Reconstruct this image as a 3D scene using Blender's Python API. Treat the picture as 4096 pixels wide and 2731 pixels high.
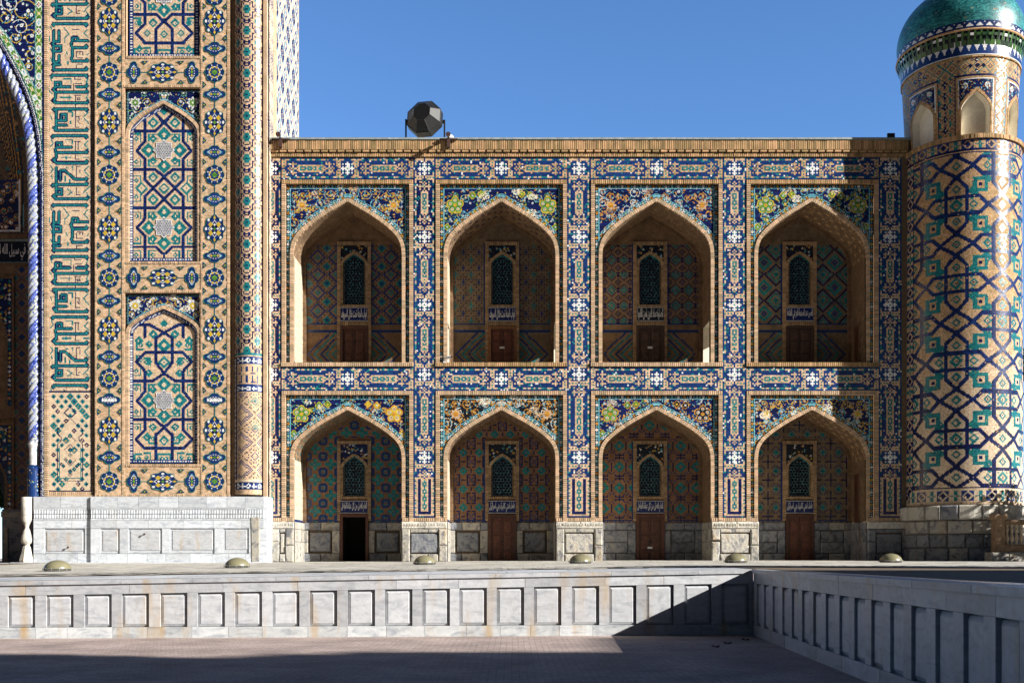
import bpy, math, random
import numpy as np
from mathutils import Vector
random.seed(7); rng = np.random.default_rng(7)
R = math.radians
C = bpy.context.scene.collection
sc = bpy.context.scene
for o in list(bpy.data.objects): bpy.data.objects.remove(o)

# ------------------------------------------------------------------ camera
F = 4200.0            # focal length in units of 1/4096 of the frame width
VX, VY, EYE = 2048.0, 2224.0, 1.65
cam = bpy.data.cameras.new('camera'); camo = bpy.data.objects.new('camera', cam); C.objects.link(camo)
camo.location = (0, 0, EYE); camo.rotation_euler = (R(90), 0, 0)
cam.sensor_width = 36; cam.lens = F / 4096 * 36
cam.shift_x = -(VX - 2048) / 4096; cam.shift_y = (VY - 1365.5) / 4096
cam.clip_end = 2000; sc.camera = camo
# ------------------------------------------------------------------ world, sun, exposure
SUN = Vector((2.15, -1.0, 1.02)).normalized()
w = bpy.data.worlds.new('World'); sc.world = w; w.use_nodes = True
nt = w.node_tree; nt.nodes.clear()
sky = nt.nodes.new('ShaderNodeTexSky'); sky.sky_type = 'NISHITA'; sky.sun_disc = False
sky.sun_elevation = math.asin(SUN.z); sky.sun_rotation = math.atan2(SUN.x, SUN.y)
sky.air_density = 1.0; sky.dust_density = 0; sky.ozone_density = 4.0; sky.altitude = 700
bg = nt.nodes.new('ShaderNodeBackground'); bg.inputs[1].default_value = .07
wo = nt.nodes.new('ShaderNodeOutputWorld')
tint = nt.nodes.new('ShaderNodeMix'); tint.data_type = 'RGBA'; tint.blend_type = 'MULTIPLY'; tint.inputs[0].default_value = 1
tint.inputs[7].default_value = (1.0, 1.27, 1.52, 1); nt.links.new(sky.outputs[0], tint.inputs[6]); 
tcd = nt.nodes.new('ShaderNodeTexCoord'); sxyz = nt.nodes.new('ShaderNodeSeparateXYZ'); nt.links.new(tcd.outputs['Generated'], sxyz.inputs[0])
fall = nt.nodes.new('ShaderNodeFloatCurve'); nt.links.new(sxyz.outputs['Y'], fall.inputs['Value'])   # sky dimmed by hand away from the north, to deepen the shade
cur = fall.mapping.curves[0]; fall.mapping.clip_min_x = -1; cur.points[0].location = (-1, .07); cur.points[1].location = (1, 1)
for q_ in ((-.25, .10), (.1, .30), (.5, .62), (.8, 1)): cur.points.new(*q_)
fall.mapping.update()
dim = nt.nodes.new('ShaderNodeVectorMath'); dim.operation = 'SCALE'; nt.links.new(tint.outputs[2], dim.inputs[0]); nt.links.new(fall.outputs[0], dim.inputs['Scale'])
nt.links.new(dim.outputs[0], bg.inputs[0]); nt.links.new(bg.outputs[0], wo.inputs[0])
sl = bpy.data.lights.new('sun', 'SUN'); sl.energy = 5; sl.angle = R(.5); sl.color = (1, .96, .90)
sc.cycles.diffuse_bounces = 2
so = bpy.data.objects.new('sun', sl); C.objects.link(so)
so.rotation_euler = (-SUN).to_track_quat('-Z', 'Y').to_euler(); so.location = (30, -10, 40)
sc.view_settings.view_transform = 'Standard'; sc.view_settings.look = 'None'
sc.view_settings.exposure = 1.05; sc.view_settings.gamma = 1

# ------------------------------------------------------------------ materials
MATS = {}
def newmat(name):
    m = bpy.data.materials.new(name); m.use_nodes = True
    n = m.node_tree.nodes; l = m.node_tree.links
    b = n['Principled BSDF']; MATS[name] = m
    return m, n, l, b
def mk(name, col, rough=.6, var=.25, nscale=6, namt=.2, bump=.0, bscale=40, alt=None, altamt=.0, spec=.5, altscale=.6, coat=0):
    """colour varied tile by tile (face attribute v) and by weather (noise in world position)"""
    m, n, l, b = newmat(name)
    at = n.new('ShaderNodeAttribute'); at.attribute_name = 'v'
    geo = n.new('ShaderNodeNewGeometry')
    no = n.new('ShaderNodeTexNoise'); no.inputs['Scale'].default_value = nscale; no.inputs['Detail'].default_value = 6
    l.new(geo.outputs['Position'], no.inputs['Vector'])
    mix0 = n.new('ShaderNodeMix'); mix0.data_type = 'RGBA'
    mix0.inputs[6].default_value = (*col, 1); mix0.inputs[7].default_value = (*(alt or col), 1)
    n2 = n.new('ShaderNodeTexNoise'); n2.inputs['Scale'].default_value = altscale; n2.inputs['Detail'].default_value = 5
    l.new(geo.outputs['Position'], n2.inputs['Vector'])
    # alt amount: tile value + large noise
    ad = n.new('ShaderNodeMath'); ad.operation = 'ADD'; l.new(n2.outputs[0], ad.inputs[0]); l.new(at.outputs['Fac'], ad.inputs[1])
    mr = n.new('ShaderNodeMapRange'); mr.inputs[1].default_value = .55; mr.inputs[2].default_value = 1.4; mr.inputs[4].default_value = altamt
    l.new(ad.outputs[0], mr.inputs[0]); l.new(mr.outputs[0], mix0.inputs[0])
    a1 = n.new('ShaderNodeMapRange'); a1.inputs[3].default_value = 1 - var; a1.inputs[4].default_value = 1 + var * .7
    l.new(at.outputs['Fac'], a1.inputs[0])
    a2 = n.new('ShaderNodeMapRange'); a2.inputs[1].default_value = .3; a2.inputs[2].default_value = .7
    a2.inputs[3].default_value = 1 - namt; a2.inputs[4].default_value = 1 + namt
    l.new(no.outputs[0], a2.inputs[0])
    mm = n.new('ShaderNodeMath'); mm.operation = 'MULTIPLY'; l.new(a1.outputs[0], mm.inputs[0]); l.new(a2.outputs[0], mm.inputs[1])
    sc_ = n.new('ShaderNodeVectorMath'); sc_.operation = 'SCALE'
    l.new(mix0.outputs[2], sc_.inputs[0]); l.new(mm.outputs[0], sc_.inputs['Scale'])
    l.new(sc_.outputs[0], b.inputs['Base Color'])
    b.inputs['Roughness'].default_value = rough; b.inputs['Specular IOR Level'].default_value = spec
    if bump:
        bn = n.new('ShaderNodeTexNoise'); bn.inputs['Scale'].default_value = bscale; bn.inputs['Detail'].default_value = 4
        l.new(geo.outputs['Position'], bn.inputs['Vector'])
        bp = n.new('ShaderNodeBump'); bp.inputs['Strength'].default_value = bump; bp.inputs['Distance'].default_value = .02
        l.new(bn.outputs[0], bp.inputs['Height']); l.new(bp.outputs[0], b.inputs['Normal'])
    return m
G = dict(rough=.25, bump=.25, bscale=9, nscale=14, namt=.25)
mk('brick', (.50, .37, .235), .85, .34, 3, .16, .35, 30, (.50, .31, .20), .6, .25)
mk('ochre brick', (.40, .275, .125), .85, .38, 3, .22, .35, 30, (.46, .25, .14), .6, .25)
mk('cobalt', (.018, .062, .24), var=.6, alt=(.004, .010, .05), altamt=.85, **G)
mk('navy', (.006, .009, .045), var=.5, alt=(.008, .018, .13), altamt=.4, **G)
mk('turquoise', (.010, .165, .215), var=.5, alt=(.02, .15, .10), altamt=.6, **G)
mk('white glaze', (.68, .68, .66), var=.15, **G)
mk('yellow glaze', (.50, .35, .035), var=.25, **G)
mk('green glaze', (.035, .16, .03), var=.35, alt=(.2, .33, .03), altamt=.5, **G)
mk('orange glaze', (.47, .19, .02), var=.35, alt=(.45, .3, .08), altamt=.5, **G)
mk('light blue glaze', (.08, .33, .42), var=.35, alt=(.25, .4, .42), altamt=.5, **G)
mk('black glaze', (.010, .011, .016), var=.3, **G)
mk('soft white', (.40, .41, .40), var=.25, **G)
mk('cream', (.58, .45, .31), .8, .2, 4, .12, .2, 20)
mk('mortar', (.13, .09, .055), .95, .1, 8, .3, .3, 50)
mk('shaded brick', (.215, .135, .075), .9, .35, 3, .3, .4, 30, (.14, .085, .05), .7, .25)  # niche shade is put into this darker brick colour and the two tints below
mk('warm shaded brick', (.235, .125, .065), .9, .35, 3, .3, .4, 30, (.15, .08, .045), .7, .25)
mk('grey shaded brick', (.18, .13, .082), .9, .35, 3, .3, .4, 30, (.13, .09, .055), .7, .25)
mk('plaster', (.78, .72, .58), .9, .05, 3, .1, .2, 15)
mk('pale wood', (.22, .095, .03), .55, .25, 9, .4, .3, 60)
mk('grey wood', (.06, .032, .02), .6, .3, 9, .4, .3, 60)
mk('red wood', (.10, .03, .013), .5, .25, 9, .4, .3, 60)
mk('wood', (.075, .026, .012), .55, .25, 9, .4, .3, 60)
mk('dark iron', (.012, .013, .015), .45, .2, 10, .3, .15, 60)
mk('dark shell', (.006, .0065, .007), .5, .25, 10, .3, .15, 80)
mk('rust', (.05, .02, .015), .7, .2, 10, .3, .2, 60)
mk('metal coping', (.27, .31, .31), .5, .15, 4, .25, .1, 20)
mk('lamp dome', (.20, .185, .11), .3, .05, 5, .08, 0)
mk('steel', (.35, .34, .30), .35, .1, 10, .1, 0)
mk('paper', (.7, .7, .72), .8, .05)
mk('white paint', (.7, .7, .7), .5, .05)
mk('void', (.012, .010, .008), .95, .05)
mk('leaf', (.05, .11, .02), .55, .5, 3, .3, 0, alt=(.10, .17, .03), altamt=.7)
mk('bark', (.10, .07, .045), .9, .2, 6, .3, .4, 30)
mk('dry leaf', (.10, .04, .02), .8, .2)

def stone(name, col, vein, dark, rough=.5, vs=1.4, stain=.0, bump=.12, bscale=18, vamt=.7, stretch=(1, 1, 1), rot=(0, .5, .3)):
    m, n, l, b = newmat(name)
    at = n.new('ShaderNodeAttribute'); at.attribute_name = 'v'
    geo = n.new('ShaderNodeNewGeometry')
    # each block shifts the veins
    mulv = n.new('ShaderNodeMath'); mulv.operation = 'MULTIPLY'; mulv.inputs[1].default_value = 37
    l.new(at.outputs['Fac'], mulv.inputs[0])
    add = n.new('ShaderNodeVectorMath'); add.operation = 'ADD'
    l.new(geo.outputs['Position'], add.inputs[0]); l.new(mulv.outputs[0], add.inputs[1])
    mp = n.new('ShaderNodeMapping'); mp.inputs['Rotation'].default_value = rot; mp.inputs['Scale'].default_value = stretch
    l.new(add.outputs[0], mp.inputs['Vector'])
    no = n.new('ShaderNodeTexNoise'); no.inputs['Scale'].default_value = vs; no.inputs['Detail'].default_value = 9
    no.inputs['Roughness'].default_value = .6; no.inputs['Distortion'].default_value = 1.6
    l.new(mp.outputs[0], no.inputs['Vector'])
    cr = n.new('ShaderNodeValToRGB'); e = cr.color_ramp.elements
    e[0].position = .36; e[0].color = (*dark, 1); e[1].position = .64; e[1].color = (*col, 1)
    x = cr.color_ramp.elements.new(.49); x.color = (*vein, 1)
    l.new(no.outputs[0], cr.inputs[0])
    fin = n.new('ShaderNodeTexNoise'); fin.inputs['Scale'].default_value = 9; fin.inputs['Detail'].default_value = 8
    l.new(geo.outputs['Position'], fin.inputs['Vector'])
    a1 = n.new('ShaderNodeMapRange'); a1.inputs[3].default_value = .80; a1.inputs[4].default_value = 1.12
    l.new(at.outputs['Fac'], a1.inputs[0])
    a2 = n.new('ShaderNodeMapRange'); a2.inputs[1].default_value = .3; a2.inputs[2].default_value = .7
    a2.inputs[3].default_value = .90; a2.inputs[4].default_value = 1.07
    l.new(fin.outputs[0], a2.inputs[0])
    mm = n.new('ShaderNodeMath'); mm.operation = 'MULTIPLY'; l.new(a1.outputs[0], mm.inputs[0]); l.new(a2.outputs[0], mm.inputs[1])
    s = n.new('ShaderNodeVectorMath'); s.operation = 'SCALE'
    l.new(cr.outputs[0], s.inputs[0]); l.new(mm.outputs[0], s.inputs['Scale'])
    out = s.outputs[0]
    if stain:
        sx = n.new('ShaderNodeMapping'); sx.inputs['Scale'].default_value = (2.6, 2.6, .5)
        l.new(geo.outputs['Position'], sx.inputs['Vector'])
        sn = n.new('ShaderNodeTexNoise'); sn.inputs['Scale'].default_value = 1.0; sn.inputs['Detail'].default_value = 5
        l.new(sx.outputs[0], sn.inputs['Vector'])
        sr = n.new('ShaderNodeMapRange'); sr.inputs[1].default_value = .56; sr.inputs[2].default_value = .74; sr.inputs[4].default_value = stain
        l.new(sn.outputs[0], sr.inputs[0])
        mx = n.new('ShaderNodeMix'); mx.data_type = 'RGBA'; l.new(sr.outputs[0], mx.inputs[0]); l.new(out, mx.inputs[6])
        mx.inputs[7].default_value = (.42, .27, .10, 1); out = mx.outputs[2]
    l.new(out, b.inputs['Base Color']); b.inputs['Roughness'].default_value = rough
    bn = n.new('ShaderNodeTexNoise'); bn.inputs['Scale'].default_value = bscale; bn.inputs['Detail'].default_value = 6
    l.new(geo.outputs['Position'], bn.inputs['Vector'])
    bp = n.new('ShaderNodeBump'); bp.inputs['Strength'].default_value = bump; bp.inputs['Distance'].default_value = .03
    l.new(bn.outputs[0], bp.inputs['Height']); l.new(bp.outputs[0], b.inputs['Normal'])
    return m
VN = dict(stretch=(1, 1, 3.2), rot=(0, .75, .2))
stone('marble', (.49, .50, .52), (.455, .465, .485), (.36, .375, .40), .45, 1.5, .55, **VN)
stone('stained marble', (.54, .55, .55), (.48, .50, .51), (.33, .35, .38), .45, 1.5, .85, **VN)
stone('portal marble', (.62, .65, .68), (.58, .61, .645), (.42, .45, .50), .45, 1.4, .1, **VN)
stone('old marble', (.46, .42, .34), (.38, .36, .32), (.16, .16, .17), .8, 2.2, .5, .9, 9)
stone('grey stone', (.27, .27, .27), (.21, .22, .24), (.09, .10, .13), .8, 2.2, .3, .9, 9)
stone('carved marble', (.60, .56, .48), (.55, .52, .45), (.35, .33, .30), .7, 2.0, .3, .3, 14)
PAL = ['', 'brick', 'ochre brick', 'cobalt', 'navy', 'turquoise', 'white glaze', 'yellow glaze', 'green glaze',
       'orange glaze', 'light blue glaze', 'black glaze', 'cream', 'shaded brick', 'plaster', 'mortar', 'soft white']
_, BR, OC, CO, NA, TU, WH, YE, GR, OR, LB, BK, CR, SB, PL, MO, SWH = range(17)

# ------------------------------------------------------------------ objects
def tag(o, label=None, cat=None, group=None, kind=None):
    if label: o['label'] = label
    if cat: o['category'] = cat
    if group: o['group'] = group
    if kind: o['kind'] = kind
    return o
def empty(name, loc, label=None, cat=None, group=None):
    o = bpy.data.objects.new(name, None); C.objects.link(o); o.location = loc; o.empty_display_size = .3
    return tag(o, label, cat, group)
def rootloc(o):
    v = Vector(o.location)
    while o.parent: o = o.parent; v = v + Vector(o.location)
    return v
def link(name, V, Fc, mats, mi, vv, parent=None, smooth=False):
    me = bpy.data.meshes.new(name); o = bpy.data.objects.new(name, me); C.objects.link(o)
    V = np.asarray(V, dtype=np.float32).reshape(-1, 3)
    if parent is not None:
        V = V - np.array(rootloc(parent), dtype=np.float32); o.parent = parent
    if isinstance(Fc, np.ndarray):
        nf = len(Fc); me.vertices.add(len(V)); me.vertices.foreach_set('co', V.ravel())
        me.loops.add(nf * 4); me.loops.foreach_set('vertex_index', Fc.astype(np.int32).ravel())
        me.polygons.add(nf); me.polygons.foreach_set('loop_start', np.arange(0, nf * 4, 4, dtype=np.int32))
        me.polygons.foreach_set('loop_total', np.full(nf, 4, dtype=np.int32))
    else:
        me.from_pydata(V.tolist(), [], Fc)
    me.update(calc_edges=True)
    for m in mats: me.materials.append(MATS[m])
    me.polygons.foreach_set('material_index', np.asarray(mi, dtype=np.int32))
    a = me.attributes.new('v', 'FLOAT', 'FACE'); a.data.foreach_set('value', np.asarray(vv, dtype=np.float32))
    if smooth: me.polygons.foreach_set('use_smooth', np.ones(len(me.polygons), dtype=bool))
    me.update(); return o

class MB:
    """collects faces, links them as ONE mesh object"""
    def __init__(s): s.V = []; s.F = []; s.M = []; s.A = []; s.mats = []
    def mat(s, m):
        if m not in s.mats: s.mats.append(m)
        return s.mats.index(m)
    def face(s, pts, m, v=None):
        i = len(s.V); s.V += [tuple(p) for p in pts]; s.F.append(tuple(range(i, i + len(pts))))
        s.M.append(s.mat(m)); s.A.append(random.random() if v is None else v)
    def poly(s, V, Fs, m, v=None):
        i = len(s.V); s.V += [tuple(p) for p in V]; mi = s.mat(m); v = random.random() if v is None else v
        for f in Fs: s.F.append(tuple(i + k for k in f)); s.M.append(mi); s.A.append(v)
    def box(s, x0, x1, y0, y1, z0, z1, m, v=None, ch=0, jit=0):
        j = lambda: random.uniform(-jit, jit) if jit else 0
        if ch:   # chamfered front (-y) face
            o = [(x0, y0 + ch, z0), (x1, y0 + ch, z0), (x1, y0 + ch, z1), (x0, y0 + ch, z1)]
            f = [(x0 + ch + j(), y0 + j(), z0 + ch + j()), (x1 - ch + j(), y0 + j(), z0 + ch + j()), (x1 - ch + j(), y0 + j(), z1 - ch + j()), (x0 + ch + j(), y0 + j(), z1 - ch + j())]
            b = [(x0, y1, z0), (x1, y1, z0), (x1, y1, z1), (x0, y1, z1)]
            V = o + f + b
            Fs = [(4, 5, 6, 7), (0, 1, 5, 4), (1, 2, 6, 5), (2, 3, 7, 6), (3, 0, 4, 7), (8, 9, 1, 0), (9, 10, 2, 1), (10, 11, 3, 2), (11, 8, 0, 3), (9, 8, 11, 10)]
            s.poly(V, Fs, m, v); return
        V = [(x0, y0, z0), (x1, y0, z0), (x1, y1, z0), (x0, y1, z0), (x0, y0, z1), (x1, y0, z1), (x1, y1, z1), (x0, y1, z1)]
        s.poly(V, [(0, 1, 5, 4), (1, 2, 6, 5), (2, 3, 7, 6), (3, 0, 4, 7), (4, 5, 6, 7), (3, 2, 1, 0)], m, v)
    def prism(s, pts, y0, y1, m, v=None):
        """pts: outline in (x,z), counter-clockwise seen from -y"""
        n = len(pts); V = [(x, y0, z) for x, z in pts] + [(x, y1, z) for x, z in pts]
        Fs = [tuple(range(n)), tuple(range(2 * n - 1, n - 1, -1))] + [(i, i + n, (i + 1) % n + n, (i + 1) % n) for i in range(n)]
        s.poly(V, Fs, m, v)
    def obj_box(s, M4, dims, m, v=None):
        a, b, c = dims
        V = [M4 @ Vector((x, y, z)) for x in (-a, a) for y in (-b, b) for z in (-c, c)]
        s.poly(V, [(0, 1, 3, 2), (4, 6, 7, 5), (0, 4, 5, 1), (2, 3, 7, 6), (0, 2, 6, 4), (1, 5, 7, 3)], m, v)
    def bar(s, p, q, r, m, n=8, v=None):
        p = Vector(p); q = Vector(q); d = (q - p).normalized(); u = d.orthogonal().normalized(); w_ = d.cross(u)
        ring = lambda c, rr: [c + (u * math.cos(t) + w_ * math.sin(t)) * rr for t in [2 * math.pi * k / n for k in range(n)]]
        r0, r1 = (r if isinstance(r, tuple) else (r, r))
        V = ring(p, r0) + ring(q, r1)
        s.poly(V, [(k, (k + 1) % n, (k + 1) % n + n, k + n) for k in range(n)] + [tuple(range(n))[::-1], tuple(range(n, 2 * n))], m, v)
    def lathe(s, c, prof, m, n=24, a0=0, a1=2 * math.pi, v=None):
        cx, cy = c; full = abs(a1 - a0 - 2 * math.pi) < 1e-6; k = n if full else n + 1
        V = []
        for r, z in prof:
            for i in range(k):
                t = a0 + (a1 - a0) * i / n; V.append((cx + r * math.cos(t), cy + r * math.sin(t), z))
        Fs = []
        for j in range(len(prof) - 1):
            for i in range(n):
                i2 = (i + 1) % k
                Fs.append((j * k + i, j * k + i2, (j + 1) * k + i2, (j + 1) * k + i))
        s.poly(V, Fs, m, v)
    def build(s, name, parent=None, smooth=False):
        return link(name, s.V, s.F, s.mats, s.M, s.A, parent, smooth)

class PL_:
    """a wall plane facing the square at distance Y; X(px), Z(py) are positions on it in frame units"""
    def __init__(s, Y): s.Y = Y; s.S = F / Y
    def X(s, px): return (px - VX) / s.S
    def Z(s, py): return EYE + (VY - py) / s.S
    def P(s, px, py): return (s.X(px), s.Z(py))
FA = PL_(47.0); BW = PL_(49.25); PO = PL_(46.1); PK = PL_(46.2)

class Cv:
    """a raster of tiles; draws in frame units; emits one face per tile (or per run of equal tiles)"""
    def __init__(s, x0, y0, x1, y1, c, fill=0, cy=None):
        cy = cy or c
        s.w = max(1, int(round((x1 - x0) / c))); s.h = max(1, int(round((y1 - y0) / cy)))
        s.x0, s.y0, s.x1, s.y1 = x0, y0, x1, y1
        s.cx = (x1 - x0) / s.w; s.cy = (y1 - y0) / s.h
        s.a = np.full((s.h, s.w), fill, np.uint8)
        s.X = x0 + (np.arange(s.w) + .5) * s.cx; s.Y = y0 + (np.arange(s.h) + .5) * s.cy
    def win(s, ax, ay, bx, by, m):
        i0 = max(0, int((min(ax, bx) - m - s.x0) / s.cx)); i1 = min(s.w, int((max(ax, bx) + m - s.x0) / s.cx) + 2)
        j0 = max(0, int((min(ay, by) - m - s.y0) / s.cy)); j1 = min(s.h, int((max(ay, by) + m - s.y0) / s.cy) + 2)
        if i0 >= i1 or j0 >= j1: return None
        return s.a[j0:j1, i0:i1], s.X[i0:i1][None, :], s.Y[j0:j1][:, None]
    def line(s, pts, wd, col):
        for (ax, ay), (bx, by) in zip(pts[:-1], pts[1:]):
            r = s.win(ax, ay, bx, by, wd)
            if r is None: continue
            a, X, Y = r; dx, dy = bx - ax, by - ay; L = dx * dx + dy * dy + 1e-9
            t = np.clip(((X - ax) * dx + (Y - ay) * dy) / L, 0, 1)
            d = (X - ax - t * dx) ** 2 + (Y - ay - t * dy) ** 2
            a[d <= (wd / 2) ** 2] = col
    def rect(s, x0, y0, x1, y1, col):
        r = s.win(x0, y0, x1, y1, 0)
        if r is None: return
        a, X, Y = r; a[(X >= x0) & (X < x1) & (Y >= y0) & (Y < y1)] = col
    def frame(s, x0, y0, x1, y1, t, col):
        for q in ((x0, y0, x1, y0 + t), (x0, y1 - t, x1, y1), (x0, y0, x0 + t, y1), (x1 - t, y0, x1, y1)): s.rect(*q, col)
    def disk(s, x, y, r, col, rx=None):
        q = s.win(x, y, x, y, max(r, rx or r) + 1)
        if q is None: return
        a, X, Y = q; a[((X - x) / (rx or r)) ** 2 + ((Y - y) / r) ** 2 <= 1] = col
    def dia(s, x, y, r, col, r0=-1, rx=None):
        q = s.win(x, y, x, y, max(r, rx or r) + 1)
        if q is None: return
        a, X, Y = q; d = np.abs(X - x) * (r / (rx or r)) + np.abs(Y - y); a[(d <= r) & (d > r0)] = col
    def polar(s, x, y, R0, col, f):
        q = s.win(x, y, x, y, R0 * 1.6)
        if q is None: return
        a, X, Y = q; th = np.arctan2(Y - y, X - x); a[np.hypot(X - x, Y - y) <= R0 * f(th)] = col
    def plus(s, x, y, r, t, col):
        s.rect(x - r, y - t, x + r, y + t, col); s.rect(x - t, y - r, x + t, y + r, col)
    def emit(s, name, fn, parent, merge=False, pal=PAL, off=0):
        """fn(px,py) -> x,y,z arrays"""
        a = s.a
        if merge:
            pad = np.zeros((s.h, 1), np.uint8) + 255
            b = np.concatenate([pad, a, pad], 1); ch = b[:, 1:] != b[:, :-1]
            jj, ii = np.nonzero(ch)
            st = ii[:-1]; en = ii[1:]; ok = (jj[:-1] == jj[1:])
            j = jj[:-1][ok]; i0 = st[ok]; i1 = en[ok]; col = a[j, i0]
            k = col > 0; j, i0, i1, col = j[k], i0[k], i1[k], col[k]
        else:
            j, i0 = np.nonzero(a); i1 = i0 + 1; col = a[j, i0]
        if len(j) == 0: return None
        x0 = s.x0 + i0 * s.cx; x1 = s.x0 + i1 * s.cx; y0 = s.y0 + j * s.cy; y1 = y0 + s.cy
        px = np.stack([x0, x1, x1, x0], 1); py = np.stack([y1, y1, y0, y0], 1)
        x, y, z = fn(px, py)
        V = np.stack([x + 0 * px, y + 0 * px, z + 0 * px], 2).reshape(-1, 3)
        Fc = np.arange(len(V)).reshape(-1, 4)
        used = sorted(set(col.tolist())); lut = np.zeros(256, int)
        for q, u in enumerate(used): lut[u] = q
        return link(name, V, Fc, [pal[u] for u in used], lut[col], rng.random(len(col)), parent)
def flat(pl, dy=0.0):
    return lambda px, py: ((px - VX) / pl.S, np.full(px.shape, pl.Y + dy), EYE + (VY - py) / pl.S)

# pointed arch: table of (x / half width, drop / rise) from the apex
ARC = [(0, 0), (.1, .062), (.2, .12), (.3, .178), (.41, .243), (.52, .316), (.63, .395), (.73, .474), (.81, .547), (.88, .62), (.935, .70), (.97, .78), (.99, .87), (1, 1)]
AX = np.array([p[0] for p in ARC]); AY = np.array([p[1] for p in ARC])
def arch(cx, hw, ya, ys, n=22):
    """points left springing -> apex -> right springing (frame units, y down)"""
    t = np.linspace(0, 1, n) ** .8
    xs = 1 - (1 - t) ** 1.6
    r = [(cx + x * hw, ya + np.interp(x, AX, AY) * (ys - ya)) for x in xs]
    # denser near springing
    r = sorted(set([(round(float(a), 3), round(float(b), 3)) for a, b in r + [(cx + p[0] * hw, ya + p[1] * (ys - ya)) for p in ARC[8:]]]), key=lambda q: (q[0], q[1]))
    l = [(2 * cx - a, b) for a, b in r[::-1]]
    return l[:-1] + r
def in_arch(X, Y, cx, hw, ya, ys):
    u = np.abs(X - cx) / hw
    top = np.where(u <= 1, ya + np.interp(u, AX, AY) * (ys - ya), 1e9)
    return Y >= top
def offset(pts, d):
    """outward (up) offset of an arch polyline, frame units"""
    out = []
    n = len(pts); k = n // 2
    for i, (x, y) in enumerate(pts):
        a = pts[max(0, i - 1)]; b = pts[min(n - 1, i + 1)]
        if i == k:
            dx, dy = pts[k][0] - pts[k - 1][0], pts[k][1] - pts[k - 1][1]; L = math.hypot(dx, dy)
            out.append((x, y - d * L / max(abs(dx), 1e-6) * 1.0)); continue
        dx, dy = b[0] - a[0], b[1] - a[1]; L = math.hypot(dx, dy) or 1
        out.append((x + dy / L * d, y - dx / L * d))
    return out
def resample(pts, step):
    d = [0]
    for a, b in zip(pts[:-1], pts[1:]): d.append(d[-1] + math.hypot(b[0] - a[0], b[1] - a[1]))
    n = max(2, int(round(d[-1] / step)))
    t = np.linspace(0, d[-1], n + 1); P = np.array(pts)
    return list(zip(np.interp(t, d, P[:, 0]), np.interp(t, d, P[:, 1]))), t
def voussoirs(mb, pl, inner, th, y0, y1, m, step=8.5, gap=.14):
    pts, _ = resample(inner, step)
    out = offset_s(pts, th)
    for i in range(len(pts) - 1):
        a, b = pts[i], pts[i + 1]; c, d = out[i + 1], out[i]
        g = gap / 2
        L = lambda p, q, t: (p[0] + (q[0] - p[0]) * t, p[1] + (q[1] - p[1]) * t)
        q = [L(a, b, g), L(a, b, 1 - g), L(d, c, 1 - g), L(d, c, g)]
        q = [pl.P(*p) for p in q]
        mb.prism(q[::-1] if False else q, y0 + random.uniform(0, .012), y1, m)
def offset_s(pts, d):
    out = []; n = len(pts)
    for i, (x, y) in enumerate(pts):
        a = pts[max(0, i - 1)]; b = pts[min(n - 1, i + 1)]
        dx, dy = b[0] - a[0], b[1] - a[1]; L = math.hypot(dx, dy) or 1
        k = 1.0
        out.append((x + dy / L * d * k, y - dx / L * d * k))
    return out
def soldier(mb, pl, x0, y0, x1, y1, ya, yb, m, pitch=8.5, vert=True, gap=.24):
    """a row of bricks on edge: vert=True bricks side by side along x, else stacked"""
    if vert:
        n = max(1, int(round((x1 - x0) / pitch))); p = (x1 - x0) / n
        for i in range(n):
            a = x0 + i * p + p * gap / 2; b = x0 + (i + 1) * p - p * gap / 2
            mb.box(pl.X(a), pl.X(b), ya + random.uniform(0, .02), yb, pl.Z(y1 - random.uniform(0, .6)), pl.Z(y0 + random.uniform(0, .6)), m)
    else:
        n = max(1, int(round((y1 - y0) / pitch))); p = (y1 - y0) / n
        for i in range(n):
            a = y0 + i * p + p * gap / 2; b = y0 + (i + 1) * p - p * gap / 2
            mb.box(pl.X(x0 + random.uniform(0, .6)), pl.X(x1 - random.uniform(0, .6)), ya + random.uniform(0, .015), yb, pl.Z(b), pl.Z(a), m)
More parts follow.
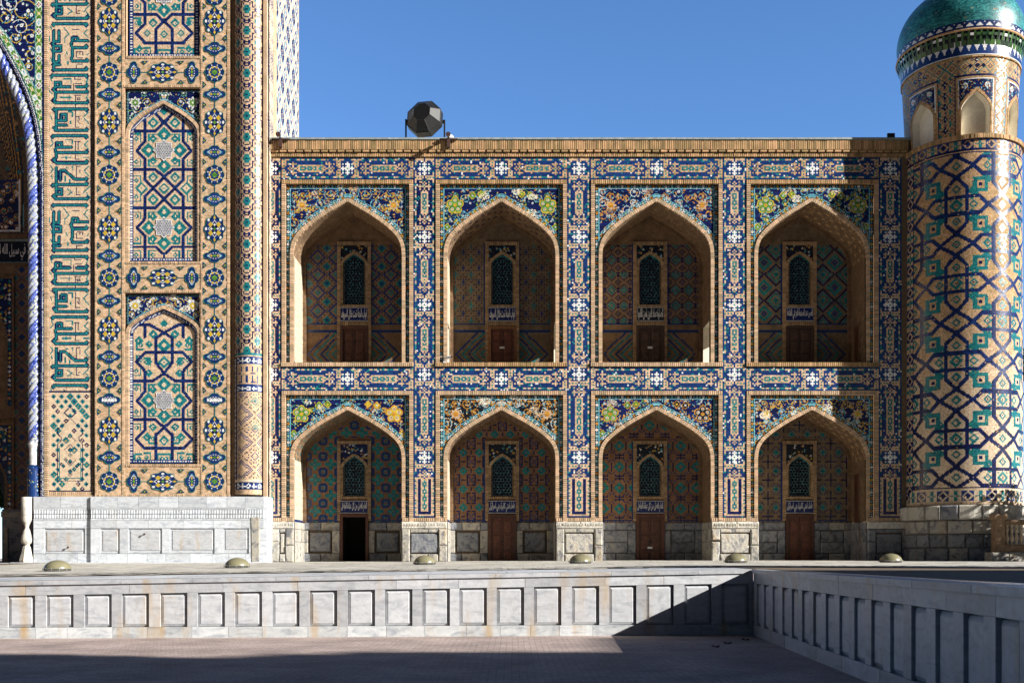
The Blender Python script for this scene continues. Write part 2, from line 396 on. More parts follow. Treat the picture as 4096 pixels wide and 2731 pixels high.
# ================================================================== SETTING
KX = .0658
SK = .0464
def wall_y(X): return 22.07 + (X - 5.07) * KX
def wx(px):
    a = (px - VX) / F; return a * (22.07 - 5.07 * KX) / (1 - a * KX)
def tz(X, Y):
    t = min(1.0, max(-.3, (X + 10.27) / 15.34)); f = 1.149 + .228 * t; b = 1.39 + .07 * t
    yf = wall_y(min(X, 5.07)); s = min(1.1, max(0.0, (Y - yf) / (47 - yf)))
    return f + (b - f) * s
def paving():
    m, n, l, b = newmat('pavers')
    geo = n.new('ShaderNodeNewGeometry'); br = n.new('ShaderNodeTexBrick')
    mp = n.new('ShaderNodeMapping'); mp.inputs['Rotation'].default_value = (0, 0, R(0))
    l.new(geo.outputs['Position'], mp.inputs['Vector']); l.new(mp.outputs[0], br.inputs['Vector'])
    br.inputs['Scale'].default_value = 1; br.inputs['Brick Width'].default_value = .22; br.inputs['Row Height'].default_value = .11
    br.inputs['Mortar Size'].default_value = .010; br.inputs['Mortar Smooth'].default_value = .5
    br.inputs['Color1'].default_value = (.43, .345, .315, 1); br.inputs['Color2'].default_value = (.35, .27, .24, 1); br.inputs['Mortar'].default_value = (.26, .19, .17, 1)
    no = n.new('ShaderNodeTexNoise'); no.inputs['Scale'].default_value = .9; no.inputs['Detail'].default_value = 8
    l.new(geo.outputs['Position'], no.inputs['Vector'])
    mr = n.new('ShaderNodeMapRange'); mr.inputs[1].default_value = .3; mr.inputs[2].default_value = .7; mr.inputs[3].default_value = .70; mr.inputs[4].default_value = 1.18
    l.new(no.outputs[0], mr.inputs[0]); s = n.new('ShaderNodeVectorMath'); s.operation = 'SCALE'
    l.new(br.outputs[0], s.inputs[0]); l.new(mr.outputs[0], s.inputs['Scale'])
    no2 = n.new('ShaderNodeTexNoise'); no2.inputs['Scale'].default_value = 14; no2.inputs['Detail'].default_value = 5
    l.new(geo.outputs['Position'], no2.inputs['Vector'])
    mr2 = n.new('ShaderNodeMapRange'); mr2.inputs[1].default_value = .3; mr2.inputs[2].default_value = .7; mr2.inputs[3].default_value = .8; mr2.inputs[4].default_value = 1.2
    l.new(no2.outputs[0], mr2.inputs[0]); s2 = n.new('ShaderNodeVectorMath'); s2.operation = 'SCALE'
    l.new(s.outputs[0], s2.inputs[0]); l.new(mr2.outputs[0], s2.inputs['Scale'])
    l.new(s2.outputs[0], b.inputs['Base Color']); b.inputs['Roughness'].default_value = .85
    bp = n.new('ShaderNodeBump'); bp.inputs['Strength'].default_value = .8; bp.inputs['Distance'].default_value = .012
    inv = n.new('ShaderNodeMath'); inv.operation = 'SUBTRACT'; l.new(no2.outputs[0], inv.inputs[0]); l.new(br.outputs['Fac'], inv.inputs[1])
    l.new(inv.outputs[0], bp.inputs['Height']); l.new(bp.outputs[0], b.inputs['Normal'])
paving()
g = MB(); g.face([(-600, -600, 0), (600, -600, 0), (600, 900, 0), (-600, 900, 0)], 'pavers', .5)
tag(g.build('square_paving'), kind='structure')

# terrace: a filled body with slabs laid on top
tb = MB()
xs = [-30] + [-20 + i * 1.6 for i in range(16)] + [5.2 + i * 3 for i in range(10)]
for xa, xb in zip(xs[:-1], xs[1:]):
    ysl = [wall_y(xa) + .2 if xb <= 5.1 else 4.2, 30, 38, 47, 70]
    for ya, yb in zip(ysl[:-1], ysl[1:]):
        ya0 = wall_y(xa) + .2 if (ya < 29 and xb <= 5.21) else ya; ya1 = wall_y(xb) + .2 if (ya < 29 and xb <= 5.21) else ya
        tb.face([(xa, ya0, tz(xa, ya0) - .006), (xb, ya1, tz(xb, ya1) - .006), (xb, yb, tz(xb, yb) - .006), (xa, yb, tz(xa, yb) - .006)], 'mortar', .5)
def slab_row(x0, x1, y0, y1, wd, mat, jit=.0, gap=.008, vlo=0, skew=False):
    x = x0
    while x < x1:
        b = min(x1, x + wd * random.uniform(.75, 1.3))
        yy0 = (wall_y(x) - 22.07 + y0, wall_y(b) - 22.07 + y0) if skew else (y0, y0)
        yy1 = (wall_y(x) - 22.07 + y1, wall_y(b) - 22.07 + y1) if skew else (y1, y1)
        p = [(x + gap, yy0[0] + gap), (b - gap, yy0[1] + gap), (b - gap, yy1[1] - gap), (x + gap, yy1[0] - gap)]
        tb.face([(a, c, tz(a, c) + random.uniform(0, jit)) for a, c in p], mat)
        x = b
stone('worn marble', (.56, .56, .56), (.51, .52, .53), (.42, .44, .46), .28, 1.2, .1, .06, 10)
# left part, in front of the buildings
y = 22.07 + .412
for k, (dep, wd, mat, jit) in enumerate([(1.1, 1.6, 'portal marble', .0), (1.1, 1.7, 'portal marble', 0), (.9, 1.8, 'portal marble', 0)] + [(.5, .45, 'old marble', .02)] * 5 + [(.85, 1.0, 'paving stone', .004)] * 24):
    if mat == 'paving stone' and 'paving stone' not in MATS:
        stone('paving stone', (.60, .57, .50), (.55, .53, .47), (.40, .39, .37), .75, 1.6, .25, .5, 14)
    slab_row(-20, 5.60 if k < 3 else 25, y, y + dep, wd, mat, jit, skew=(k < 3))
    if k == 2: y = 22.07 + .412 + 3.1 - .4
    else: y += dep
    if y > 47.3: break
# right arm of the terrace, running towards the viewer
x = 5.63
while x < 25:
    y = 4.2; wd = random.choice([.9, 1.2])
    while y < 24.9:
        b = min(24.9, y + random.uniform(1.2, 2.2))
        p = [(x + .006, y + .006), (x + wd - .006, y + .006), (x + wd - .006, b - .006), (x + .006, b - .006)]
        tb.face([(a + SK * (c - 24.9), c, tz(a, c)) for a, c in p], 'worn marble'); y = b
    x += wd
tag(tb.build('terrace_paving'), kind='structure')

# ---- retaining walls
def wall_piece(mb, fr, u0, u1, z0, z1, d0, d1, mat, v=None, ch=0):
    """fr(u,d)->(x,y); z0,z1 functions of u; chamfered face when ch"""
    P = lambda u, d, z: (*fr(u, d), z)
    if ch:
        o = [P(u0, d0 - 0, z0(u0)), P(u1, d0, z0(u1)), P(u1, d0, z1(u1)), P(u0, d0, z1(u0))]
        f = [P(u0 + ch, d1, z0(u0) + ch), P(u1 - ch, d1, z0(u1) + ch), P(u1 - ch, d1, z1(u1) - ch), P(u0 + ch, d1, z1(u0) - ch)]
        mb.poly(o + f, [(4, 5, 6, 7), (0, 1, 5, 4), (1, 2, 6, 5), (2, 3, 7, 6), (3, 0, 4, 7)], mat, v); return
    V = [P(u0, d0, z0(u0)), P(u1, d0, z0(u1)), P(u1, d1, z0(u1)), P(u0, d1, z0(u0)), P(u0, d0, z1(u0)), P(u1, d0, z1(u1)), P(u1, d1, z1(u1)), P(u0, d1, z1(u0))]
    mb.poly(V, [(0, 1, 5, 4), (1, 2, 6, 5), (2, 3, 7, 6), (3, 0, 4, 7), (4, 5, 6, 7), (3, 2, 1, 0)], mat, v)
def retaining(root, fr, umin, umax, H, panels, base_mat='stained marble'):
    g = .003
    zc = lambda u: H(u) - .085; zf = lambda u: H(u) - .29; zb = lambda u: .225; z_ = lambda u: 0.0
    def courses(name, za, zz, d0, d1, mat, wd):
        mb = MB(); u = umin
        while u < umax - .02:
            b = min(umax, u + wd * random.uniform(.7, 1.3))
            if umax - b < .3: b = umax
            wall_piece(mb, fr, u + g, b - g, za, zz, d0, d1 + random.uniform(-.003, .003), mat); u = b
        return mb.build(name, root)
    courses('coping', zc, H, .40, -.035, 'marble', 1.5)
    courses('top_course', zf, lambda u: zc(u) - .004, .25, 0, 'marble', 1.6)
    courses('plinth_course', z_, lambda u: zb(u) - .004, .25, -.012, base_mat, .75)
    mb = MB(); e = umin
    for a, b in panels + [(umax, umax)]:
        if a - e > .02: wall_piece(mb, fr, e + g, a - g, zb, lambda u: zf(u) - .004, .25, random.uniform(-.003, .002), 'marble')
        e = b
    mb.build('pillar_strips', root)
    mb = MB(); wall_piece(mb, fr, umin, umax, z_, zc, .3, .085, 'marble', .0); mb.build('core', root)
    for a, b in panels:
        mb = MB(); wall_piece(mb, fr, a + .006, b - .02, lambda u: zb(u) + .006, lambda u: zf(u) - .022, .062, .028, 'marble', random.uniform(.5, 1), ch=.055)
        mb.build('panel', root)
rw = empty('retaining_wall', (-5, wall_y(-5), 0), 'long marble terrace wall with raised square panels facing the square', 'wall', 'marble terrace walls')
nrm = Vector((KX, -1, 0)).normalized()
fr1 = lambda u, d: (u - nrm.x * d, wall_y(u) - nrm.y * d)
pp = [31.8, 185.5, 338, 487.5, 641, 791, 939.6, 1089, 1240, 1391.5, 1541, 1691, 1839, 1988, 2136.6, 2288.5, 2437, 2586.6, 2738.5, 2888]
pan = [(wx(p), wx(p + 108)) for p in pp]
pan = [(pan[0][0] - .78 * k, pan[0][1] - .78 * k) for k in (4, 3, 2, 1)] + pan
retaining(rw, fr1, -14.8, 5.07, lambda u: tz(u, wall_y(u)), pan)
rw2 = empty('retaining_wall', (4.6, 12, 0), 'shaded marble terrace wall running towards the viewer at the right', 'wall', 'marble terrace walls')
fr2 = lambda u, d: (5.07 - SK * u + d, 22.07 - u)
ys = [21.68, 20.9, 20.05, 19.17] + [19.17 - .784 * k for k in range(1, 19)]
pan2 = [(22.07 - a, 22.07 - a + .50) for a in ys]
retaining(rw2, fr2, .05, 17.9, lambda u: 1.377, pan2, 'marble')

# ---- dry leaves on the square
for px, py in ((2984, 2560), (2912, 2573), (2863, 2587)):
    Y = EYE * F / (py - VY); X = (px - VX) / F * Y
    mb = MB(); n = 9; s = .07
    ring = [(X + s * (1 + .45 * (k % 2)) * math.cos(k * 2 * math.pi / n), Y + s * (1 + .4 * (k % 3 == 0)) * math.sin(k * 2 * math.pi / n), .012 + .03 * (k % 2)) for k in range(n)]
    for k in range(n): mb.face([(X, Y, .008), ring[k], ring[(k + 1) % n]], 'dry leaf')
    tag(mb.build('fallen_leaf'), {2984: 'brown curled leaf on the shaded paving nearest the wall corner', 2912: 'brown leaf on the shaded paving, middle of the three', 2863: 'brown leaf on the shaded paving, nearest the viewer'}[px], 'leaf', 'fallen leaves on the square')

# ================================================================== GROUND LAMPS
lab = ['olive dome lamp at the left end of the carved portal plinth', 'olive dome lamp at the right end of the carved portal plinth',
       'olive dome lamp between the open door and the next door', 'olive dome lamp before the pier left of the padlocked third door',
       'olive dome lamp before the pier left of the last door', 'shaded dome lamp beside the rough stone tower base']
def make_lamp():
    r = empty('ground_lamp', (0, 0, 0))
    d = MB(); prof = [(.41 * math.sin(t) + .001, .06 + .29 * (math.cos(t)) ** 1.05) for t in np.linspace(0.02, math.pi / 2 - .02, 10)]
    d.lathe((0, 0), prof, 'lamp dome', 32, v=.5); d.build('dome', r, True)
    b = MB(); b.lathe((0, 0), [(.05, 0), (.38, 0), (.40, .03), (.41, .045), (.41, .07), (.38, .072)], 'dark iron', 32); b.build('base', r, True)
    q = MB(); 
    for zz in (.035, .075): q.lathe((0, 0), [(.435, zz - .008), (.45, zz), (.435, zz + .008), (.42, zz), (.435, zz - .008)], 'steel', 36)
    for k in range(12):
        t = k * math.pi / 6; q.bar((.435 * math.cos(t), .435 * math.sin(t), .02), (.435 * math.cos(t), .435 * math.sin(t), .095), .008, 'steel', 6)
    q.build('guard_ring', r)
    return r
lamp = make_lamp()
for i, (px, pw, Y) in enumerate([(231, 112, 31.3), (949, 109, 33.6), (1699, 100, 37.2), (2322, 101, 36.8), (2944, 102, 36.4), (3563, 104, 37.6)]):
    if i == 0: o = lamp
    else:
        o = lamp.copy(); C.objects.link(o)
        for ch in lamp.children:
            c = ch.copy(); C.objects.link(c); c.parent = o
    X = (px - VX) / F * Y
    o.scale = (.95, .95, .93); o.location = (X, Y, tz(X, Y) + .004); o.rotation_euler = (0, 0, i * .7)
    tag(o, lab[i], 'lamp', 'dome lamps along the terrace')

# ================================================================== TREES, OFF-FRAME BUILDING
def tree(x, y, z, h, r, label, n=5200, leaf=.16, seed=1):
    rr = random.Random(seed)
    root = empty('broadleaf_tree', (x, y, z), label, 'tree', 'trees beyond the buildings')
    t = MB(); top = Vector((x, y, z + h * .62))
    t.bar((x, y, z - .1), (x + .1, y, z + h * .35), (.22, .16), 'bark', 10)
    cl = []
    for k in range(9):
        a = k * 2.4; e = Vector((x + math.cos(a) * r * .55, y + math.sin(a) * r * .55, z + h * rr.uniform(.5, .9)))
        t.bar((x + .1, y, z + h * rr.uniform(.25, .36)), e, (.10, .03), 'bark', 6); cl.append((e, r * rr.uniform(.35, .6)))
        for q in range(4):
            e2 = e + Vector((rr.gauss(0, 1), rr.gauss(0, 1), rr.gauss(0, .8))) * r * .28; cl.append((e2, r * rr.uniform(.16, .32)))
    t.build('trunk', root)
    f = MB(); tot = sum(c[1] ** 2 for c in cl)
    for c, cr_ in cl:
        for _ in range(int(n * cr_ ** 2 / tot)):
            d = Vector((rr.gauss(0, 1), rr.gauss(0, 1), rr.gauss(0, 1))).normalized() * cr_ * rr.random() ** .4
            p = c + d; u = Vector((rr.gauss(0, 1), rr.gauss(0, 1), rr.gauss(0, 1))).normalized(); v = u.orthogonal().normalized(); s = leaf * rr.uniform(.6, 1.3)
            f.face([p - u * s, p + v * s * .5, p + u * s, p - v * s * .5], 'leaf', rr.random())
    f.build('crown', root)
tree(32.4, 60, 1.3, 14.5, 3.6, 'dark green tree beyond the tiled corner tower', 9000, .2, 3)
tree(-28.6, 57, 1.2, 8, 3.0, 'sunlit green tree seen through the arch at the far left', 9000, .16, 4)
tree(25.9, 41.6, 1.4, 4.9, 2.5, 'small leafy tree beside the balustrade, right of the frame', 6000, .12, 5)

eb = MB()
def seg(x0, x1, h): eb.box(x0, x1, -45, -3, 0, h, 'brick')
for x0, x1, h in [(24, 37.1, 21.2), (37.1, 37.8, 20.95), (37.8, 39.4, 20.6), (39.4, 40.5, 20.9), (40.5, 42.4, 21.2), (42.4, 52, 21.6), (52, 54, 23), (54, 78, 24.8)]: seg(x0, x1, h)
ebo = empty('madrasa_building', (50, -20, 0), 'brick madrasa out of frame whose shadow lies across the square', 'building')
eb.build('wall', ebo)
mm_ = MB(); mm_.lathe((68.4, -2.7), [(1.9, 0), (1.75, 26), (1.9, 30), (2.1, 31.2), (1.2, 32), (.1, 32.3)], 'brick', 24); mm_.build('minaret', ebo, True)
# ================================================================== WING (two storeys of arched niches)
mk('surround brick', (.34, .225, .125), .9, .3, 3, .2, .4, 30)
wing = empty('arcaded_wing', (FA.X(2360), 47, 1.42), 'two-storey brick wing with eight deep arched niches and blue mosaic bands', 'building')
ch = {'.': BR, 'o': OC, 'C': CO, 'N': NA, 'T': TU, 'W': WH}
SNOW = ["C.CCCCCW", "C.CCWCWW", "CTCCCCCW", "CCCCWCWW", "CCCWWWWT", "CCCCWCWW", "CTCCCCCW", "C.CCWCWW", "C.CCCCCW"]
TR = ["C......C", "CT.T.T.C", "C.....CC"]
FL = ["C.CCCCCC", "C.CC.CC.", "CTCCCC.C", "CCCC.CC.", "CCC....T", "CCCC.CC.", "CTCC.CC.", "C.CCCC.C"]
KF = ["CTCCC..T", "CTCCC.TT", "C.CCC.T.", "C.CCC.T.", "CTCCC.TT", "CTCCC..T", "C.CCC.TT", "CTCCC.T.", "CTCCC.TT", "C.CCC..T", "C.CCC.T.", "CTCCC.TT", "CTCCC..."]
def bars(n): return [KF[i % len(KF)] if i not in (0, n - 1) else "C.CCC..." for i in range(n)]
def unit(nb): return TR + FL + bars(nb) + FL[::-1] + TR[::-1]
def rows_to(rows, alt=0):
    a = np.array([[ch[c] for c in r] for r in rows], np.uint8); return np.concatenate([a, a[:, :-1][:, ::-1]], 1)
def worn(a, p=.03):
    a = a.copy(); m = rng.random(a.shape) < p; a[m & (a == CO)] = NA; m = rng.random(a.shape) < .07; a[m & (a == CO)] = TU; m = rng.random(a.shape) < .03; a[m & (a == CO)] = WH; m = rng.random(a.shape) < p * .4; a[m & ((a == CO) | (a == TU))] = BR
    return a
def put(name, a, x0, y0, x1, y1, pl, dy, parent, recol=None):
    c = Cv(x0, y0, x1, y1, (x1 - x0) / a.shape[1], 0, (y1 - y0) / a.shape[0]); c.w = a.shape[1]; c.h = a.shape[0]
    c.cx = (x1 - x0) / c.w; c.cy = (y1 - y0) / c.h; c.a = worn(a)
    if recol: recol(c.a)
    return c.emit(name, flat(pl, dy), parent)
FLs = [1127, 1743, 2364, 2986]; FRs = [1653, 2268, 2890, 3514]
YT, YB = 631, 2068
# vertical strips
snow_y = [675, 953, 1227, 1507, 1843]
def vstrip():
    out = ["C......C", "C......C", "CT.CCC.C"] ; 
    rows = out + SNOW
    for a, b in zip(snow_y[:-1], snow_y[1:]):
        gap = int(round((b - a) / 6.0)) - 9; nb = gap - 22; rows = rows + unit(nb) + SNOW
    rows = rows + TR + FL[:6]
    bottom = ["C......C", "C..NN..."] + ["CT.NN..T", "C..NN.TT", "C..NN.T.", "CT.NN.TT", "C..NN..T"] * 4 + ["C..NN...", "CT.NNNNN", "C..NNNNN", "C.......", "CCCCCCCC"]
    rows = rows + bottom
    return rows_to(rows)
VS = vstrip()
half_dark = lambda z0, z1: (lambda a: a.__setitem__((slice(z0, z1), slice(None)), np.where(a[z0:z1] == CO, NA, a[z0:z1])))
for i, (x0, x1) in enumerate([(FRs[0] + 1, FLs[1] - 1), (FRs[1] + 1, FLs[2] - 1), (FRs[2] + 1, FLs[3] - 1), (FRs[3] + 1, 3606)]):
    a = VS
    put('pilaster_panel', a, x0, YT, x1, YB, FA, 0, wing, half_dark(14, 62) if i == 0 else None)
put('pilaster_panel', np.where(VS[:, 7:] == CO, NA, VS[:, 7:]), 1085, YT, 1126, YB, FA, 0, wing)
# horizontal bands between the strips
def hband(n_px):
    rows = []; 
    gap = (n_px - 0) / 6.0
    nb = int(round((gap - 9) / 2)) - 22
    r = unit(nb) + SNOW + unit(nb)
    return rows_to(r).T
for y0, y1, oc in ((YT, 718, True), (1469, 1562, False)):
    for x0, x1 in zip(FLs, FRs):
        a = hband(x1 - x0)
        def rc(b, oc=oc):
            if oc:
                m = (b == BR) & (rng.random(b.shape) < .75); b[m] = OC
        put('frieze_band', a, x0, y0, x1, y1, FA, -.002, wing, rc)

# cornice, coping
mb = MB(); mb.box(FA.X(1085), FA.X(3640), 46.97, 47.3, FA.Z(630), FA.Z(566), 'mortar', .5)
soldier(mb, FA, 1085, 566, 3630, 603, 46.84, 47.1, 'ochre brick', 8.6)
soldier(mb, FA, 1085, 604.5, 3630, 612, 46.85, 47.1, 'ochre brick', 33)
soldier(mb, FA, 1085, 616, 3630, 629, 46.92, 47.1, 'ochre brick', 8.6, gap=.24)
mb.build('cornice', wing)
mb = MB(); x = 1078
while x < 3640:
    b = min(3640, x + random.uniform(180, 300)); mb.box(FA.X(x) + .004, FA.X(b) - .004, 46.80, 47.5, FA.Z(564.5), FA.Z(557) + random.uniform(-.004, .004), 'metal coping'); x = b
mb.build('roof_coping', wing)
mb = MB(); mb.box(FA.X(1060), FA.X(3700), 47.5, 55, FA.Z(572), FA.Z(560), 'plaster')
mb.box(FA.X(1060), FA.X(3700), 50.9, 55, 1.2, FA.Z(572) - .003, 'shaded brick'); mb.build('roof_and_body', wing)
mb = MB()
for x0, x1 in zip([1060] + FRs, FLs + [3700]):   # solid piers behind the facing
    mb.box(FA.X(x0) if x0 > 1060 else FA.X(1060), FA.X(x1), 47.012, 47.35, 1.3, FA.Z(631), 'mortar', .4)
mb.build('pier_core', wing)

# ---- arabesque painting on half a spandrel (u = distance from the axis)
def flower(c, x, y, r, col, ctr):
    for k in range(5):
        t = k * 2 * math.pi / 5 - 1.57; c.disk(x + r * .62 * math.cos(t), y + r * .62 * math.sin(t), r * .48, col)
    c.disk(x, y, r * .32, ctr)
def scroll(c, x, y, r, col, turns=1.4, a0=0, sgn=1, wd=2.6, leaf=None, rr=random):
    pts = []
    for k in range(26):
        t = k / 25; rad = r * (1 - .72 * t); a = a0 + sgn * t * turns * 2 * math.pi
        pts.append((x + rad * math.cos(a), y + rad * math.sin(a)))
    c.line(pts, wd, col)
    if leaf:
        for k in range(2, 24, 4):
            p = pts[k]; c.line([p, (p[0] + rr.uniform(-7, 7), p[1] + rr.uniform(-7, 7))], 3.4, leaf[(k // 4) % len(leaf)])
    return pts[-1]
def star_flower(c, x, y, r, body, edge):
    f = lambda th: .62 + .38 * np.abs(np.cos(2.5 * (th + 1.57))) ** .7
    c.polar(x, y, r, edge, f); c.polar(x, y, r * .88, body, f)
    for k in range(5):
        t = k * 2 * math.pi / 5 - 1.57
        px_, py_ = x + r * .56 * math.cos(t), y + r * .56 * math.sin(t)
        c.disk(px_, py_, r * .19, SWH); c.disk(px_, py_, r * .10, edge)
    c.disk(x, y, r * .2, edge); c.disk(x, y, r * .08, OR)
def arabesque(c, seed, style, x0, x1, y0, y1, main, second, edge, dense=1.0):
    rr = random.Random(seed); W = x1 - x0; H = y1 - y0
    # big scrolls, then small ones, leaves, flowers
    spots = []
    for _ in range(int(150 * dense)):
        x = rr.uniform(x0 + 8, x1 - 8); y = rr.uniform(y0 + 6, y1 - 6); r = rr.uniform(12, 26)
        if all(math.hypot(x - a, y - b) > (r + q) * .8 for a, b, q in spots): spots.append((x, y, r))
    for i, (x, y, r) in enumerate(spots):
        e = scroll(c, x, y, r, main if i % 3 else second, 1.3, rr.uniform(0, 6.28), rr.choice((-1, 1)), 2.3, (LB, edge, main), rr)
        flower(c, *e, rr.uniform(4, 6), SWH if i % 3 == 0 else edge, LB)
    for _ in range(int(W * H / 170 * dense)):
        x = rr.uniform(x0, x1); y = rr.uniform(y0, y1); k = rr.random()
        if k < .45: c.line([(x, y), (x + rr.uniform(-9, 9), y + rr.uniform(-9, 9))], 2.0, LB)
        elif k < .68: c.disk(x, y, 2.6, edge)
        elif k < .80: flower(c, x, y, 4.2, SWH, LB)
        else: c.dia(x, y, 3.6, OR)
    if style == 'star':
        star_flower(c, x0 + W * .80, y0 + H * .26, 36, main, edge)
        c.polar(x0 + W * .50, y0 + H * .11, 15, edge, lambda t: .7 + .3 * np.abs(np.cos(2 * t))); c.polar(x0 + W * .50, y0 + H * .11, 12.5, main, lambda t: .7 + .3 * np.abs(np.cos(2 * t)))
        c.disk(x0 + W * .50, y0 + H * .11, 4.5, SWH)
        c.dia(x0 + W * .35, y0 + H * .09, 17, edge); c.dia(x0 + W * .35, y0 + H * .09, 13, main); c.disk(x0 + W * .35, y0 + H * .09, 4, YE)
        c.polar(x0 + W * .935, y0 + H * .60, 15, edge, lambda t: .7 + .3 * np.abs(np.cos(2 * t))); c.polar(x0 + W * .935, y0 + H * .60, 12, main, lambda t: .7 + .3 * np.abs(np.cos(2 * t))); c.disk(x0 + W * .935, y0 + H * .6, 4, SWH)
        c.dia(x0 + W * .95, y0 + H * .78, 15, edge); c.dia(x0 + W * .95, y0 + H * .78, 11, main)
    else:
        c.polar(x0 + W * .79, y0 + H * .26, 24, edge, lambda t: .82 + .18 * np.cos(8 * t)); c.polar(x0 + W * .79, y0 + H * .26, 19, SWH, lambda t: .85 + .15 * np.cos(8 * t))
        c.polar(x0 + W * .79, y0 + H * .26, 15, main if main != SWH else OR, lambda t: .85 + .15 * np.cos(8 * t)); c.disk(x0 + W * .79, y0 + H * .26, 4, edge)
def strip_diamonds(a, s, m, half, period=25, cols=(OR, SWH, LB, SWH)):
    """a: raster, s: running length, m: signed distance from the middle of the strip"""
    k = np.floor(s / period).astype(int); t = s - (k + .5) * period
    a[np.abs(m) <= half] = BK
    d = np.abs(t) + np.abs(m) * 1.15
    for q, col in enumerate(cols):
        sel = (k % len(cols) == q)
        a[sel & (d < half * 1.0)] = col
        a[sel & (d < half * .38)] = BK if col != LB else YE
    d2 = np.abs(np.abs(t) - period / 2) + np.abs(m) * .8
    a[(d2 < half * .55) & (np.abs(m) <= half)] = LB
def spandrel(name, pl, dy, cx, hw_in, top, bot, ahw, ya, ys, rth, bg, style, seed, colL, colR, parent, cell=2.2, strip=15, dense=1.0, cols=(OR, WH, LB, WH)):
    """cx axis; hw_in half width of panel; ahw/ya/ys arch inner; rth ring thickness"""
    half = []
    pts = [(x - cx, y) for x, y in arch(cx, ahw, ya, ys)]; pts = pts[len(pts) // 2:] + [(ahw, bot)]
    P, T = resample(pts, 5.0); P = np.array(P)
    for side, (main, second, edge) in enumerate((colL, colR)):
        c = Cv(0, top, hw_in, bot, cell, bg)
        X, Y = np.meshgrid(c.X, c.Y)
        yb = min(ys + 5, bot)
        arabesque(c, seed + side * (0 if colL == colR else 0), style, 0, hw_in - strip, top + strip, ya + (ys - ya) * .95, main, second, edge, dense)
        d = np.full(X.shape, 1e9); ss = np.zeros(X.shape)
        for (qx, qy), t in zip(P, T):
            dd = np.hypot(X - qx, Y - qy); k = dd < d; d[k] = dd[k]; ss[k] = t
        ss = ss + 0
        ins = in_arch(X, Y, 0, ahw, ya, ys)
        ds = d - rth
        w_ = strip * .5
        m = (ds > 1) & (ds < strip + 1)
        tmp = c.a.copy(); strip_diamonds(tmp, ss, ds - w_ - 1, w_, 20, cols); c.a[m] = tmp[m]
        c.a[(ds > strip) & (ds < strip + 3)] = LB
        # outer strips
        e = hw_in - X; f = Y - top
        m = e < strip; tmp = c.a.copy(); strip_diamonds(tmp, Y - top, e - w_, w_, 25, cols); c.a[m] = tmp[m]
        c.a[(e > strip) & (e < strip + 2.5) & (Y < ys + 40)] = LB
        m = (f < strip) & (e > strip); tmp = c.a.copy(); strip_diamonds(tmp, X, f - w_, w_, 25, cols); c.a[m] = tmp[m]
        c.a[(f > strip) & (f < strip + 2.5) & (e > strip)] = LB
        c.a[ins | (d < rth * .8)] = 0
        half.append(c.a)
    a = np.concatenate([half[0][:, ::-1], half[1]], 1)
    o = Cv(cx - hw_in, top, cx + hw_in, bot, cell); o.w = a.shape[1]; o.h = a.shape[0]; o.cx = 2 * hw_in / o.w; o.cy = (bot - top) / o.h
    # patches where the glaze is lost or repaired
    rs_ = random.Random(seed); JX, JY = np.meshgrid(np.arange(a.shape[1]), np.arange(a.shape[0]))
    for _ in range(9):
        px_, py_ = rs_.gauss(a.shape[1] / 2, a.shape[1] * .2), rs_.uniform(0, (ys - top) / cell * .6); rr_ = rs_.uniform(3, 11)
        sel = (np.hypot(JX - px_, (JY - py_) * 1.6) < rr_) & (rng.random(a.shape) < .4) & (a > 0); a[sel] = rs_.choice((CR, PL, OC))
    o.a = a
    return o.emit(name, flat(pl, dy), parent, merge=True)

# ---- arabic lettering (presentation forms, drawn right to left)
ISO = dict(zip("ابتثجحخدذرزسشصضطظعغفقكلمنهوي", [0xFE8D, 0xFE8F, 0xFE95, 0xFE99, 0xFE9D, 0xFEA1, 0xFEA5, 0xFEA9, 0xFEAB, 0xFEAD, 0xFEAF, 0xFEB1, 0xFEB5, 0xFEB9, 0xFEBD, 0xFEC1, 0xFEC5, 0xFEC9, 0xFECD, 0xFED1, 0xFED5, 0xFED9, 0xFEDD, 0xFEE1, 0xFEE5, 0xFEE9, 0xFEED, 0xFEF1]))
ISO['ة'] = 0xFE93; ISO['ئ'] = 0xFE89; ISO['ء'] = 0xFE80
NOJ = set("ادذرزوةء")
def shape_ar(s):
    s = s.replace('لا', '\u0001'); out = []
    for w_ in s.split(' '):
        r = []
        for i, c in enumerate(w_):
            prev = i > 0 and w_[i - 1] not in NOJ and w_[i - 1] != '\u0001' and c != 'ء'
            nxt = i + 1 < len(w_) and c not in NOJ and c != '\u0001' and w_[i + 1] != 'ء'
            if c == '\u0001': r.append(chr(0xFEFB + (1 if prev else 0))); continue
            k = ISO[c]
            if c == 'ء': r.append(chr(k)); continue
            if c in NOJ: r.append(chr(k + (1 if prev else 0)))
            else: r.append(chr(k + (3 if prev and nxt else 2 if nxt else 1 if prev else 0)))
        out.append(''.join(r))
    return ''.join(reversed(' '.join(out)))
def lettering(name, text, x0, x1, z0, z1, y, mat, parent, bold=0.0):
    cu = bpy.data.curves.new('t', 'FONT'); cu.body = shape_ar(text); cu.size = 1; cu.offset = bold
    to = bpy.data.objects.new('t', cu); C.objects.link(to)
    dg = bpy.context.evaluated_depsgraph_get(); me = bpy.data.meshes.new_from_object(to.evaluated_get(dg))
    bpy.data.objects.remove(to)
    if len(me.vertices) == 0: return None
    co = np.array([v.co[:] for v in me.vertices]); lo = co.min(0); hi = co.max(0)
    co[:, 0] = x0 + (co[:, 0] - lo[0]) / (hi[0] - lo[0]) * (x1 - x0)
    co[:, 2] = z0 + (co[:, 1] - lo[1]) / (hi[1] - lo[1]) * (z1 - z0); co[:, 1] = y
    Fs = [tuple(p.vertices) for p in me.polygons]
    return link(name, co, Fs, [mat], [0] * len(Fs), [.7] * len(Fs), parent)

